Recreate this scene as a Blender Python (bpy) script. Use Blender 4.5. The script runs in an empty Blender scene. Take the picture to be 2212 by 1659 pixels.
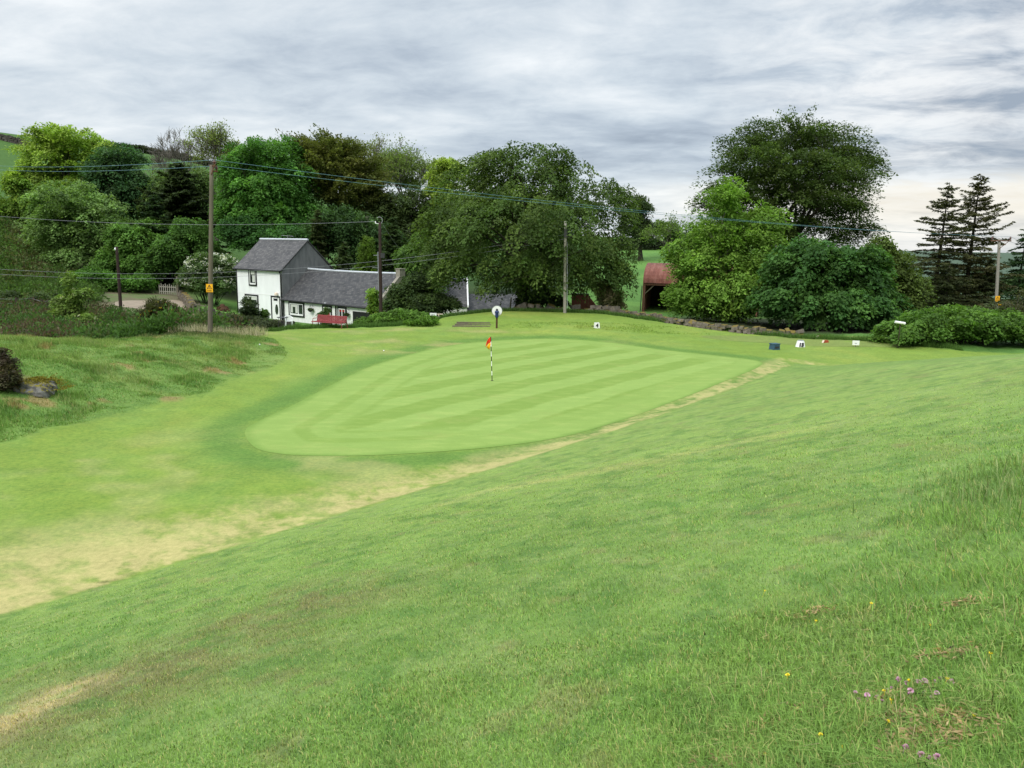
import bpy, math, random
import numpy as np
from mathutils import Vector, Matrix

scene = bpy.context.scene
COL = scene.collection
R = math.radians
rs = np.random.RandomState(7)
random.seed(7)

# ------------------------------------------------------------------ camera
CZ = 5.6
PITCH, ROLL = 0.177, 0.018
cam_d = bpy.data.cameras.new("camera")
cam = bpy.data.objects.new("camera", cam_d)
COL.objects.link(cam)
cam_d.sensor_width = 36.0
cam_d.lens = 36.0 * 1661.0 / 2212.0
cam_d.clip_start = 0.05
cam_d.clip_end = 20000
cam.matrix_world = Matrix.Translation((0, 0, CZ)) @ Matrix.Rotation(R(90) - PITCH, 4, 'X') @ Matrix.Rotation(ROLL, 4, 'Z')
scene.camera = cam

# ------------------------------------------------------------------ sky, sun, exposure
SUN_EL, SUN_AZ = R(42), R(208)          # azimuth clockwise from +Y: behind the camera, a little to the left
world = bpy.data.worlds.new("World")
scene.world = world
world.use_nodes = True
wn, wl = world.node_tree.nodes, world.node_tree.links
wn.clear()


def N(nodes, t, **kw):
    n = nodes.new(t)
    for k, v in kw.items():
        if k == 'inp':
            for a, b in v.items():
                n.inputs[a].default_value = b
        else:
            setattr(n, k, v)
    return n


def ramp(nodes, pts, interp='LINEAR'):
    n = nodes.new('ShaderNodeValToRGB')
    n.color_ramp.interpolation = interp
    el = n.color_ramp.elements
    while len(el) < len(pts):
        el.new(0.5)
    for e, (p, c) in zip(el, pts):
        e.position = p
        e.color = (*c, 1) if len(c) == 3 else c
    return n


def math_n(nodes, links, op, a, b=None, clamp=False):
    n = nodes.new('ShaderNodeMath')
    n.operation = op
    n.use_clamp = clamp
    for i, v in enumerate((a, b)):
        if v is None:
            continue
        if isinstance(v, (int, float)):
            n.inputs[i].default_value = v
        else:
            links.new(v, n.inputs[i])
    return n.outputs[0]


def mix_c(nodes, links, fac, a, b, mode='MIX'):
    n = nodes.new('ShaderNodeMix')
    n.data_type = 'RGBA'
    n.blend_type = mode
    for sock, v in ((n.inputs[0], fac), (n.inputs[6], a), (n.inputs[7], b)):
        if isinstance(v, (int, float)):
            sock.default_value = v
        elif isinstance(v, tuple):
            sock.default_value = (*v, 1) if len(v) == 3 else v
        else:
            links.new(v, sock)
    return n.outputs[2]


def build_sky():
    m = lambda op, a, b=None, c=False: math_n(wn, wl, op, a, b, c)
    tc = N(wn, 'ShaderNodeTexCoord')
    sep = N(wn, 'ShaderNodeSeparateXYZ')
    wl.new(tc.outputs['Generated'], sep.inputs[0])
    dx, dy, dz = sep.outputs
    zc = m('ADD', m('MAXIMUM', dz, 0.0), 0.16)
    u, v = m('DIVIDE', dx, zc), m('DIVIDE', dy, zc)
    # streets of cloud run across the view, falling away towards the right
    comb = N(wn, 'ShaderNodeCombineXYZ')
    ca, sa = math.cos(R(14)), math.sin(R(14))
    a_ = m('ADD', m('MULTIPLY', u, ca), m('MULTIPLY', v, -sa))
    b_ = m('ADD', m('MULTIPLY', u, sa), m('MULTIPLY', v, ca))
    wl.new(m('MULTIPLY', a_, 0.64), comb.inputs[0])
    wl.new(b_, comb.inputs[1])
    n1 = N(wn, 'ShaderNodeTexNoise', inp={'Scale': 0.68, 'Detail': 9.0, 'Roughness': 0.56, 'Distortion': 0.3})
    wl.new(comb.outputs[0], n1.inputs['Vector'])
    n2 = N(wn, 'ShaderNodeTexNoise', inp={'Scale': 4.2, 'Detail': 9.0, 'Roughness': 0.62, 'Distortion': 0.35})
    comb3 = N(wn, 'ShaderNodeCombineXYZ')
    wl.new(m('MULTIPLY', a_, 0.75), comb3.inputs[0]); wl.new(b_, comb3.inputs[1]); comb3.inputs[2].default_value = 9.1
    wl.new(comb3.outputs[0], n2.inputs['Vector'])
    comb2 = N(wn, 'ShaderNodeCombineXYZ')
    wl.new(m('MULTIPLY', u, 0.7), comb2.inputs[0]); wl.new(v, comb2.inputs[1]); comb2.inputs[2].default_value = 4.3
    n3 = N(wn, 'ShaderNodeTexNoise', inp={'Scale': 1.1, 'Detail': 7.0, 'Roughness': 0.58, 'Distortion': 0.3})
    wl.new(comb2.outputs[0], n3.inputs['Vector'])
    right = m('ADD', m('MULTIPLY', dx, 0.9), 0.42, True)             # 0 left .. 1 right
    val = m('ADD', m('MULTIPLY', n1.outputs[0], 0.70), m('MULTIPLY', n2.outputs[0], 0.30))
    val = m('ADD', val, m('MULTIPLY', m('MULTIPLY', m('SUBTRACT', n3.outputs[0], 0.5), right), 0.9))
    val = m('ADD', val, m('MULTIPLY', m('SUBTRACT', 0.42, right), 0.10))
    bandf = ramp(wn, [(0.07, (0, 0, 0)), (0.10, (1, 1, 1)), (0.15, (.85, .85, .85)), (0.22, (0, 0, 0))])
    wl.new(m('ADD', dz, m('MULTIPLY', m('SUBTRACT', n3.outputs[0], 0.5), 0.08)), bandf.inputs[0])
    val = m('SUBTRACT', val, m('MULTIPLY', m('MULTIPLY', bandf.outputs[0], right), 0.13))
    cl = ramp(wn, [(0.30, (2.8, 3.3, 4.0)), (0.39, (4.0, 4.6, 5.3)), (0.47, (5.3, 5.9, 6.45)), (0.55, (6.6, 7.05, 7.4)), (0.65, (8.3, 8.5, 8.6))])
    wl.new(val, cl.inputs[0])
    # a clear warm strip low on the right
    strip = ramp(wn, [(0.0, (.3, .3, .3)), (0.03, (0.6, 0.6, 0.6)), (0.05, (1, 1, 1)), (0.075, (0.9, 0.9, 0.9)), (0.092, (0, 0, 0))])
    wob = m('ADD', dz, m('MULTIPLY', m('SUBTRACT', n2.outputs[0], 0.5), 0.05))
    wl.new(wob, strip.inputs[0])
    az = m('MULTIPLY', m('SUBTRACT', dx, 0.12), 3.2, True)
    wfac = m('MULTIPLY', m('MULTIPLY', strip.outputs[0], az), 0.8)
    col = mix_c(wn, wl, wfac, cl.outputs[0], (8.2, 7.5, 6.3))
    # the thinner, brighter patch of cloud high on the right
    vm = N(wn, 'ShaderNodeVectorMath', operation='DOT_PRODUCT')
    wl.new(tc.outputs['Generated'], vm.inputs[0])
    g = Vector((0.44, 0.87, 0.225)).normalized()
    vm.inputs[1].default_value = g
    glow = m('MULTIPLY', m('SUBTRACT', vm.outputs['Value'], 0.968), 31.0, True)
    glow = m('MULTIPLY', m('MULTIPLY', glow, m('MULTIPLY', m('SUBTRACT', n2.outputs[0], 0.36), 3.4, True)), 0.8)
    col = mix_c(wn, wl, glow, col, (8.3, 8.3, 8.2))
    # overcast: the vault overhead is about three times as bright as the sky near the horizon
    zb = m('ADD', 1.0, m('MULTIPLY', m('MULTIPLY', m('SUBTRACT', dz, 0.36), 1.6, True), 2.4))
    vmul = N(wn, 'ShaderNodeVectorMath', operation='SCALE')
    wl.new(col, vmul.inputs[0]); wl.new(zb, vmul.inputs['Scale'])
    sky = N(wn, 'ShaderNodeTexSky')
    sky.sky_type = 'NISHITA'
    sky.sun_disc = False
    sky.sun_elevation = SUN_EL
    sky.sun_rotation = SUN_AZ
    fin = mix_c(wn, wl, 0.93, sky.outputs[0], vmul.outputs[0])
    bg = N(wn, 'ShaderNodeBackground', inp={'Strength': 0.1})
    wl.new(fin, bg.inputs[0])
    out = N(wn, 'ShaderNodeOutputWorld')
    wl.new(bg.outputs[0], out.inputs[0])


build_sky()
sun_d = bpy.data.lights.new("sun", 'SUN')
sun_d.energy = 1.5
sun_d.angle = R(14)
sun_d.color = (1.0, 0.955, 0.87)
sun = bpy.data.objects.new("sun", sun_d)
COL.objects.link(sun)
sdir = Vector((math.sin(SUN_AZ) * math.cos(SUN_EL), math.cos(SUN_AZ) * math.cos(SUN_EL), math.sin(SUN_EL)))
sun.rotation_euler = sdir.to_track_quat('Z', 'Y').to_euler()
scene.view_settings.view_transform = 'Standard'
scene.view_settings.look = 'None'
scene.view_settings.exposure = 0.32
scene.view_settings.gamma = 1.0
scene.cycles.max_bounces = 8
scene.cycles.diffuse_bounces = 5
scene.cycles.transparent_max_bounces = 4

# ------------------------------------------------------------------ measuring
FP, PCX, PCY = 1661.0, 1106.0, 829.5
_cp, _sp, _cr, _sr = math.cos(PITCH), math.sin(PITCH), math.cos(ROLL), math.sin(ROLL)


def ray(px, py):
    a2, b2 = (px - PCX) / FP, (PCY - py) / FP
    a, b = a2 * _cr - b2 * _sr, a2 * _sr + b2 * _cr
    return Vector((a, _cp + b * _sp, -_sp + b * _cp))


def W(px, py, D):
    """World point seen in direction (px, py) of the survey photograph at distance D along +Y."""
    d = ray(px, py)
    return Vector((0, 0, CZ)) + d * (D / d.y)


def Z0(px, py, z=0.0):
    d = ray(px, py)
    return Vector((0, 0, CZ)) + d * ((z - CZ) / d.z)


# ------------------------------------------------------------------ terrain
TP = np.array([-700, 0, 200, 400, 550, 700, 900, 1100, 1300, 1500, 1700, 1900, 2212, 2900.])
TY = np.array([15, 20, 24, 28, 33, 38, 42, 46, 50, 55, 60, 66, 80, 95, 120, 160, 220, 350, 700, 2000, 5000.])
TZ = np.array([
    [0, 0, 0, 0, 0, 0, 0, 0, 0, 0, 0, 0, 0, 0],
    [.9, .1, 0, 0, 0, 0, 0, 0, 0, 0, 0, 0, 0, 0],
    [1.8, .8, .15, 0, 0, 0, 0, 0, 0, 0, 0, 0, 0, 0],
    [2.1, 1.4, .75, .1, 0, 0, 0, 0, 0, 0, 0, 0, 0, 0],
    [1.9, 1.35, 1.1, .6, 0, 0, 0, 0, 0, 0, 0, 0, 0, 0],
    [.5, .1, .6, .85, .35, 0, 0, 0, 0, 0, 0, 0, 0, 0],
    [0, -.9, -.4, .65, .45, .08, .05, 0, 0, 0, 0, .1, .1, .1],
    [-.4, -1.4, -1.3, -.2, .3, .12, .1, 0, .05, 0, 0, .2, .2, .2],
    [-.4, -1.5, -1.6, -1.3, -.3, .15, .15, .1, .32, .1, .05, .3, .3, .3],
    [-.4, -1.5, -1.8, -2, -1.7, -.5, .15, .5, .5, .25, .1, .2, .3, .3],
    [-.4, -1.5, -1.8, -2.2, -2.1, -1.6, -.2, .55, .45, .15, 0, 0, .1, .1],
    [0, -1.4, -1.7, -2.2, -2.4, -2.2, -1.4, .1, .2, -.3, -.4, -.4, -.4, -.4],
    [2, -1, -1, -1.4, -2.4, -2.4, -2.2, -1.4, -.8, -.9, -1, -2, -2.5, -3],
    [6, 3, 0, -.8, -2, -2.1, -2, -1.4, 0, -.2, -.6, -3, -4, -4],
    [16, 9, 4, 2.5, .8, 0, -.2, 0, 1.6, 1.6, 0, -5, -7, -8],
    [26, 19, 13, 10, 7, 5, 4, 3.8, 3.8, 4, 2, -8, -12, -14],
    [40, 34, 31, 27.5, 23, 19, 15, 11, 7.5, 7, 3, -12, -18, -22],
    [42, 35.5, 32, 29, 25, 22, 18, 14, 10.5, 10.5, 4, -20, -30, -36],
    [36, 30, 26, 24, 20, 18, 15, 12, 12, 12, 4, -30, -45, -55],
    [30, 25, 22, 20, 18, 16, 14, 14, 14, 12, 5, -45, -60, -65],
    [40, 40, 40, 40, 40, 40, 40, 40, 40, 38, 30, 24, 22, 20]])


def _hermite(xs, ys, xq):
    """Cubic through the rows of ys (axis 0) with limited slopes."""
    d = np.diff(ys, axis=0) / np.diff(xs)[:, None]
    m = np.zeros_like(ys)
    m[1:-1] = np.where(d[1:] * d[:-1] > 0, 2 * d[1:] * d[:-1] / np.where(np.abs(d[1:] + d[:-1]) < 1e-9, 1, d[1:] + d[:-1]), 0)
    m[0], m[-1] = d[0], d[-1]
    i = np.clip(np.searchsorted(xs, xq) - 1, 0, len(xs) - 2)
    h = (xs[i + 1] - xs[i])[:, None]
    t = ((xq - xs[i]) / (xs[i + 1] - xs[i]))[:, None]
    return ((2 * t**3 - 3 * t**2 + 1) * ys[i] + (t**3 - 2 * t**2 + t) * h * m[i] + (-2 * t**3 + 3 * t**2) * ys[i + 1] + (t**3 - t**2) * h * m[i + 1])


_lt = np.log(TY)
_tt = (TP - PCX) / FP
FY = np.linspace(_lt[0], _lt[-1], 420)
FT = np.linspace(_tt[0], _tt[-1], 220)
_tab = _hermite(_lt, TZ, FY)
_tab = _hermite(_tt, _tab.T, FT).T
for _ in range(2):
    p = np.pad(_tab, 1, mode='edge')
    _tab = (p[1:-1, 1:-1] * 4 + p[:-2, 1:-1] + p[2:, 1:-1] + p[1:-1, :-2] + p[1:-1, 2:]) / 8


def _hash(ix, iy, seed):
    h = (ix * 374761393 + iy * 668265263 + seed * 974711) & 0xFFFFFFFF
    h = ((h ^ (h >> 13)) * 1274126177) & 0xFFFFFFFF
    return ((h ^ (h >> 16)) & 0xFFFF) / 65535.0


def noise(x, y, seed=0):
    x = np.asarray(x, float); y = np.asarray(y, float)
    ix, iy = np.floor(x).astype(np.int64), np.floor(y).astype(np.int64)
    fx, fy = x - ix, y - iy
    fx, fy = fx * fx * (3 - 2 * fx), fy * fy * (3 - 2 * fy)
    a, b = _hash(ix, iy, seed), _hash(ix + 1, iy, seed)
    c, d = _hash(ix, iy + 1, seed), _hash(ix + 1, iy + 1, seed)
    return a + (b - a) * fx + (c - a) * fy + (a - b - c + d) * fx * fy


def fbm(x, y, seed=0, oct=4):
    s, a, t = 0, 1.0, 0
    for k in range(oct):
        s = s + a * noise(x * 2**k, y * 2**k, seed + k * 17)
        t += a
        a *= 0.55
    return s / t


def smin(a, b, k):
    h = np.clip(0.5 + 0.5 * (b - a) / k, 0, 1)
    return b + (a - b) * h - k * h * (1 - h)


def hill(x, y):
    p1 = 4.0 + 0.247 * x - 0.2 * y
    p2 = 3.24 - 0.03 * (x - 13.3) - 0.17 * (y - 20.0)
    return smin(p1, p2, 0.7)


def H(x, y):
    x = np.asarray(x, float); y = np.asarray(y, float)
    z = H_base(x, y)
    k = (y > 14) & (y < 63) & (np.abs(x) < 70)
    if k.any():
        xx, yy = x[k], y[k]
        e, slope, bank, back = zone_masks(xx, yy)
        un = np.maximum(bank, back * np.clip((62 - yy) / 3, 0, 1))
        z = z.copy()
        z[k] += un * (.30 * (fbm(xx * .7, yy * .7, 81, 3) - .5) + .12 * (fbm(xx * 1.9, yy * 1.9, 82, 2) - .5))
    return z


def H_base(x, y):
    yy = np.maximum(y, 5.0)
    t = np.clip(x / yy, FT[0], FT[-1])
    l = np.clip(np.log(yy), FY[0], FY[-1])
    fi = (l - FY[0]) / (FY[1] - FY[0]); fj = (t - FT[0]) / (FT[1] - FT[0])
    i = np.clip(fi.astype(int), 0, len(FY) - 2); j = np.clip(fj.astype(int), 0, len(FT) - 2)
    u, v = fi - i, fj - j
    B = (_tab[i, j] * (1 - u) * (1 - v) + _tab[i + 1, j] * u * (1 - v) + _tab[i, j + 1] * (1 - u) * v + _tab[i + 1, j + 1] * u * v)
    S = hill(x, y) + 0.10 * (fbm(x * 0.25, y * 0.25, 5, 2) - 0.5)
    near = np.clip((60 - y) / 10, 0, 1)
    return -smin(-B, -S, 0.22) * near + B * (1 - near)


def Hs(x, y):
    return float(H(np.array([x]), np.array([y]))[0])


def ground_at(px, D):
    """Ground point in the direction px of the survey photograph at distance D."""
    py = 700.0
    for _ in range(12):
        p = W(px, py, D)
        z = Hs(p.x, p.y)
        py += (p.z - z) * FP / D * 0.9
    return Vector((p.x, p.y, z))


def G(px, py):
    """Where the sight line (px, py) meets the ground."""
    d = ray(px, py)
    t = np.geomspace(1.0, 400, 6000)
    z = CZ + d.z * t
    hit = np.nonzero(z < H(d.x * t, d.y * t))[0]
    k = hit[0] if len(hit) else -1
    return Vector((d.x * t[k], d.y * t[k], float(H(np.array([d.x * t[k]]), np.array([d.y * t[k]]))[0])))


# ------------------------------------------------------------------ object helpers
def mesh_np(name, verts, faces, mat=None, parent=None, col=None, smooth=False):
    """verts (n,3), faces: list of index arrays (m,k); one mesh object."""
    me = bpy.data.meshes.new(name)
    verts = np.asarray(verts, np.float32)
    faces = [np.asarray(f, np.int32) for f in faces if len(f)]
    nl = sum(f.size for f in faces)
    npoly = sum(len(f) for f in faces)
    me.vertices.add(len(verts)); me.loops.add(nl); me.polygons.add(npoly)
    me.vertices.foreach_set('co', verts.ravel())
    me.loops.foreach_set('vertex_index', np.concatenate([f.ravel() for f in faces]))
    st, o = [], 0
    for f in faces:
        st.append(o + np.arange(len(f), dtype=np.int32) * f.shape[1]); o += f.size
    me.polygons.foreach_set('loop_start', np.concatenate(st))
    if smooth:
        me.polygons.foreach_set('use_smooth', np.ones(npoly, bool))
    me.update()
    me.validate()
    if col is not None:
        at = me.attributes.new('tint', 'FLOAT_COLOR', 'POINT')
        c = np.ones((len(verts), 4), np.float32)
        c[:, :3] = col
        at.data.foreach_set('color', c.ravel())
    if mat:
        me.materials.append(mat)
    o = bpy.data.objects.new(name, me)
    COL.objects.link(o)
    if parent:
        o.parent = parent
    return o


def tag(o, label=None, cat=None, group=None, kind=None):
    for k, v in (('label', label), ('category', cat), ('group', group), ('kind', kind)):
        if v:
            o[k] = v
    return o


def thing(name, label, cat, loc, rz=0.0, group=None):
    o = bpy.data.objects.new(name, None)
    COL.objects.link(o)
    o.empty_display_size = 0.2
    o.location = loc
    o.rotation_euler = (0, 0, rz)
    return tag(o, label, cat, group)


def copy_thing(o, loc, rz=None, label=None):
    c = o.copy(); COL.objects.link(c)
    c.location = loc
    if rz is not None:
        c.rotation_euler = (0, 0, rz)
    if label:
        c['label'] = label
    for k in [q for q in bpy.data.objects if q.parent == o]:
        d = k.copy(); COL.objects.link(d); d.parent = c
    return c


class MB:
    """Collects simple solids, then links them as ONE mesh object."""
    def __init__(s):
        s.v, s.f, s.n = [], {}, 0

    def add(s, verts, faces):
        s.v.extend([tuple(p) for p in verts])
        for f in faces:
            s.f.setdefault(len(f), []).append([i + s.n for i in f])
        s.n = len(s.v)
        return s

    def box(s, lo, hi, M=None):
        x0, y0, z0 = lo; x1, y1, z1 = hi
        v = [Vector(p) for p in ((x0, y0, z0), (x1, y0, z0), (x1, y1, z0), (x0, y1, z0), (x0, y0, z1), (x1, y0, z1), (x1, y1, z1), (x0, y1, z1))]
        if M:
            v = [M @ p for p in v]
        return s.add(v, [(3, 2, 1, 0), (4, 5, 6, 7), (0, 1, 5, 4), (1, 2, 6, 5), (2, 3, 7, 6), (3, 0, 4, 7)])

    def prism(s, poly, axis, a, b, M=None):
        """poly: 2-D outline in the two other axes, extruded from a to b along axis."""
        def P(u, w, t):
            return Vector({'x': (t, u, w), 'y': (u, t, w), 'z': (u, w, t)}[axis])
        n = len(poly)
        v = [P(u, w, a) for u, w in poly] + [P(u, w, b) for u, w in poly]
        if M:
            v = [M @ p for p in v]
        f = [tuple(range(n)), tuple(range(2 * n - 1, n - 1, -1))] + [(i, n + i, n + (i + 1) % n, (i + 1) % n) for i in range(n)]
        return s.add(v, f)

    def tube(s, pts, rad, k=6, cap=True):
        pts = [Vector(p) for p in pts]
        if not hasattr(rad, '__len__'):
            rad = [rad] * len(pts)
        vs, base = [], None
        for i, p in enumerate(pts):
            d = (pts[min(i + 1, len(pts) - 1)] - pts[max(i - 1, 0)]).normalized()
            if base is None:
                base = d.orthogonal().normalized()
            base = (base - d * base.dot(d)).normalized()
            w = d.cross(base)
            vs += [p + (base * math.cos(6.28319 * j / k) + w * math.sin(6.28319 * j / k)) * rad[i] for j in range(k)]
        f = []
        for i in range(len(pts) - 1):
            for j in range(k):
                f.append((i * k + j, i * k + (j + 1) % k, (i + 1) * k + (j + 1) % k, (i + 1) * k + j))
        if cap:
            f.append(tuple(range(k - 1, -1, -1)))
            f.append(tuple((len(pts) - 1) * k + j for j in range(k)))
        return s.add(vs, f)

    def lathe(s, prof, c=(0, 0, 0), k=16):
        c = Vector(c)
        vs = [c + Vector((r * math.cos(6.28319 * j / k), r * math.sin(6.28319 * j / k), z)) for r, z in prof for j in range(k)]
        f = [(i * k + j, i * k + (j + 1) % k, (i + 1) * k + (j + 1) % k, (i + 1) * k + j) for i in range(len(prof) - 1) for j in range(k)]
        f.append(tuple(range(k - 1, -1, -1)))
        f.append(tuple((len(prof) - 1) * k + j for j in range(k)))
        return s.add(vs, f)

    def build(s, name, mat, parent=None, smooth=False):
        me = bpy.data.meshes.new(name)
        me.from_pydata([tuple(p) for p in s.v], [], [f for k in s.f for f in s.f[k]])
        if smooth:
            me.polygons.foreach_set('use_smooth', np.ones(len(me.polygons), bool))
        me.materials.append(mat)
        me.update()
        o = bpy.data.objects.new(name, me)
        COL.objects.link(o)
        if parent:
            o.parent = parent
        return o


def text_obj(name, body, size, mat, parent, M, depth=0.004, bold=0.0, shear=0.0):
    cu = bpy.data.curves.new(name, 'FONT')
    cu.body = body; cu.size = size; cu.extrude = depth; cu.offset = bold; cu.shear = shear
    cu.align_x = 'CENTER'; cu.align_y = 'CENTER'
    tmp = bpy.data.objects.new(name + '_outline', cu)
    COL.objects.link(tmp)
    dg = bpy.context.evaluated_depsgraph_get()
    me = bpy.data.meshes.new_from_object(tmp.evaluated_get(dg))
    bpy.data.objects.remove(tmp)
    me.transform(M)
    me.materials.clear(); me.materials.append(mat)
    o = bpy.data.objects.new(name, me)
    COL.objects.link(o)
    o.parent = parent
    return o


# ------------------------------------------------------------------ materials
def new_mat(name):
    m = bpy.data.materials.new(name)
    m.use_nodes = True
    m.node_tree.nodes.clear()
    return m, m.node_tree.nodes, m.node_tree.links


def plain(name, col, rough=0.7, spec=0.3, var=0.15, scale=6.0, bump=0.0, metal=0.0, stretch=(1, 1, 1)):
    """A surface with soft mottling in object space."""
    m, n, l = new_mat(name)
    tc = N(n, 'ShaderNodeTexCoord')
    mp = N(n, 'ShaderNodeMapping'); mp.inputs['Scale'].default_value = stretch
    l.new(tc.outputs['Object'], mp.inputs[0])
    nz = N(n, 'ShaderNodeTexNoise', inp={'Scale': scale, 'Detail': 5.0, 'Roughness': 0.6})
    l.new(mp.outputs[0], nz.inputs['Vector'])
    rp = ramp(n, [(0.25, tuple(c * (1 - var) for c in col)), (0.75, tuple(min(1, c * (1 + var)) for c in col))])
    l.new(nz.outputs[0], rp.inputs[0])
    b = N(n, 'ShaderNodeBsdfPrincipled', inp={'Roughness': rough, 'Specular IOR Level': spec, 'Metallic': metal})
    l.new(rp.outputs[0], b.inputs['Base Color'])
    if bump:
        bp = N(n, 'ShaderNodeBump', inp={'Strength': bump, 'Distance': 0.02})
        l.new(nz.outputs[0], bp.inputs['Height']); l.new(bp.outputs[0], b.inputs['Normal'])
    o = N(n, 'ShaderNodeOutputMaterial'); l.new(b.outputs[0], o.inputs[0])
    return m


def leaf_mat(name, trans=0.42, spec=0.10, rough=0.6):
    m, n, l = new_mat(name)
    at = N(n, 'ShaderNodeAttribute', attribute_name='tint')
    b = N(n, 'ShaderNodeBsdfPrincipled', inp={'Roughness': rough, 'Specular IOR Level': spec})
    l.new(at.outputs['Color'], b.inputs['Base Color'])
    t = N(n, 'ShaderNodeBsdfTranslucent')
    tint = mix_c(n, l, 1.0, at.outputs['Color'], (1.15, 1.25, 0.6), 'MULTIPLY')
    l.new(tint, t.inputs[0])
    mx = N(n, 'ShaderNodeMixShader', inp={0: trans})
    l.new(b.outputs[0], mx.inputs[1]); l.new(t.outputs[0], mx.inputs[2])
    o = N(n, 'ShaderNodeOutputMaterial'); l.new(mx.outputs[0], o.inputs[0])
    return m


def turf_mat(name, attr=True, fine=1.0):
    """Turf seen from a distance: the colour of its zone, broken by blades, clumps and worn spots."""
    m, n, l = new_mat(name)
    tc = N(n, 'ShaderNodeTexCoord')
    at = N(n, 'ShaderNodeAttribute', attribute_name='tint')
    a = N(n, 'ShaderNodeTexNoise', inp={'Scale': 0.9, 'Detail': 6.0, 'Roughness': 0.62})
    b = N(n, 'ShaderNodeTexNoise', inp={'Scale': 9.0, 'Detail': 6.0, 'Roughness': 0.7})
    c = N(n, 'ShaderNodeTexNoise', inp={'Scale': 70.0, 'Detail': 3.0, 'Roughness': 0.7})
    for q in (a, b, c):
        l.new(tc.outputs['Object'], q.inputs['Vector'])
    mm = lambda op, x, y=None: math_n(n, l, op, x, y)
    s = mm('ADD', mm('MULTIPLY', mm('SUBTRACT', a.outputs[0], 0.5), 0.55 * fine), mm('MULTIPLY', mm('SUBTRACT', b.outputs[0], 0.5), 1.05 * fine))
    s = mm('ADD', mm('ADD', s, mm('MULTIPLY', mm('SUBTRACT', c.outputs[0], 0.5), 1.0 * fine)), 1.0)
    mn = lambda op, x, y: math_n(n, l, op, x, y, True)
    d4 = N(n, 'ShaderNodeTexNoise', inp={'Scale': 2.6, 'Detail': 7.0, 'Roughness': 0.72})
    d5 = N(n, 'ShaderNodeTexNoise', inp={'Scale': 22.0, 'Detail': 5.0, 'Roughness': 0.75})
    for q in (d4, d5):
        l.new(tc.outputs['Object'], q.inputs['Vector'])
    base = mix_c(n, l, mn('MULTIPLY', mm('SUBTRACT', d4.outputs[0], 0.50), 3.2), at.outputs['Color'], mix_c(n, l, 1.0, at.outputs['Color'], (1.26, 1.10, 1.05), 'MULTIPLY'))
    base = mix_c(n, l, mn('MULTIPLY', mm('SUBTRACT', 0.47, d4.outputs[0]), 4.0), base, mix_c(n, l, 1.0, base, (0.74, 0.84, 0.72), 'MULTIPLY'))
    dry = N(n, 'ShaderNodeAttribute', attribute_name='dry')
    th = mm('ADD', mm('MULTIPLY', mm('SUBTRACT', d5.outputs[0], 0.5), 1.0), mm('MULTIPLY', mm('SUBTRACT', d4.outputs[0], 0.5), 0.7))
    df = mn('MULTIPLY', mm('ADD', mm('MULTIPLY', dry.outputs['Fac'], 1.15), mm('SUBTRACT', mm('MULTIPLY', th, mn('MULTIPLY', dry.outputs['Fac'], 4.0)), 0.10)), 1.15)
    base = mix_c(n, l, df, base, (0.385, 0.345, 0.140))
    vm = N(n, 'ShaderNodeVectorMath', operation='SCALE')
    l.new(base, vm.inputs[0]); l.new(s, vm.inputs['Scale'])
    yel = mm('MULTIPLY', mm('SUBTRACT', b.outputs[0], 0.5), 1.2)
    hs = N(n, 'ShaderNodeHueSaturation')
    l.new(vm.outputs[0], hs.inputs['Color'])
    l.new(mm('ADD', 0.5, mm('MULTIPLY', yel, -0.05)), hs.inputs['Hue'])
    bs = N(n, 'ShaderNodeBsdfPrincipled', inp={'Roughness': 0.9, 'Specular IOR Level': 0.12})
    l.new(hs.outputs[0], bs.inputs['Base Color'])
    bp = N(n, 'ShaderNodeBump', inp={'Strength': 0.5, 'Distance': 0.03})
    l.new(mm('ADD', b.outputs[0], mm('MULTIPLY', c.outputs[0], 0.5)), bp.inputs['Height'])
    l.new(bp.outputs[0], bs.inputs['Normal'])
    o = N(n, 'ShaderNodeOutputMaterial'); l.new(bs.outputs[0], o.inputs[0])
    return m


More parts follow.
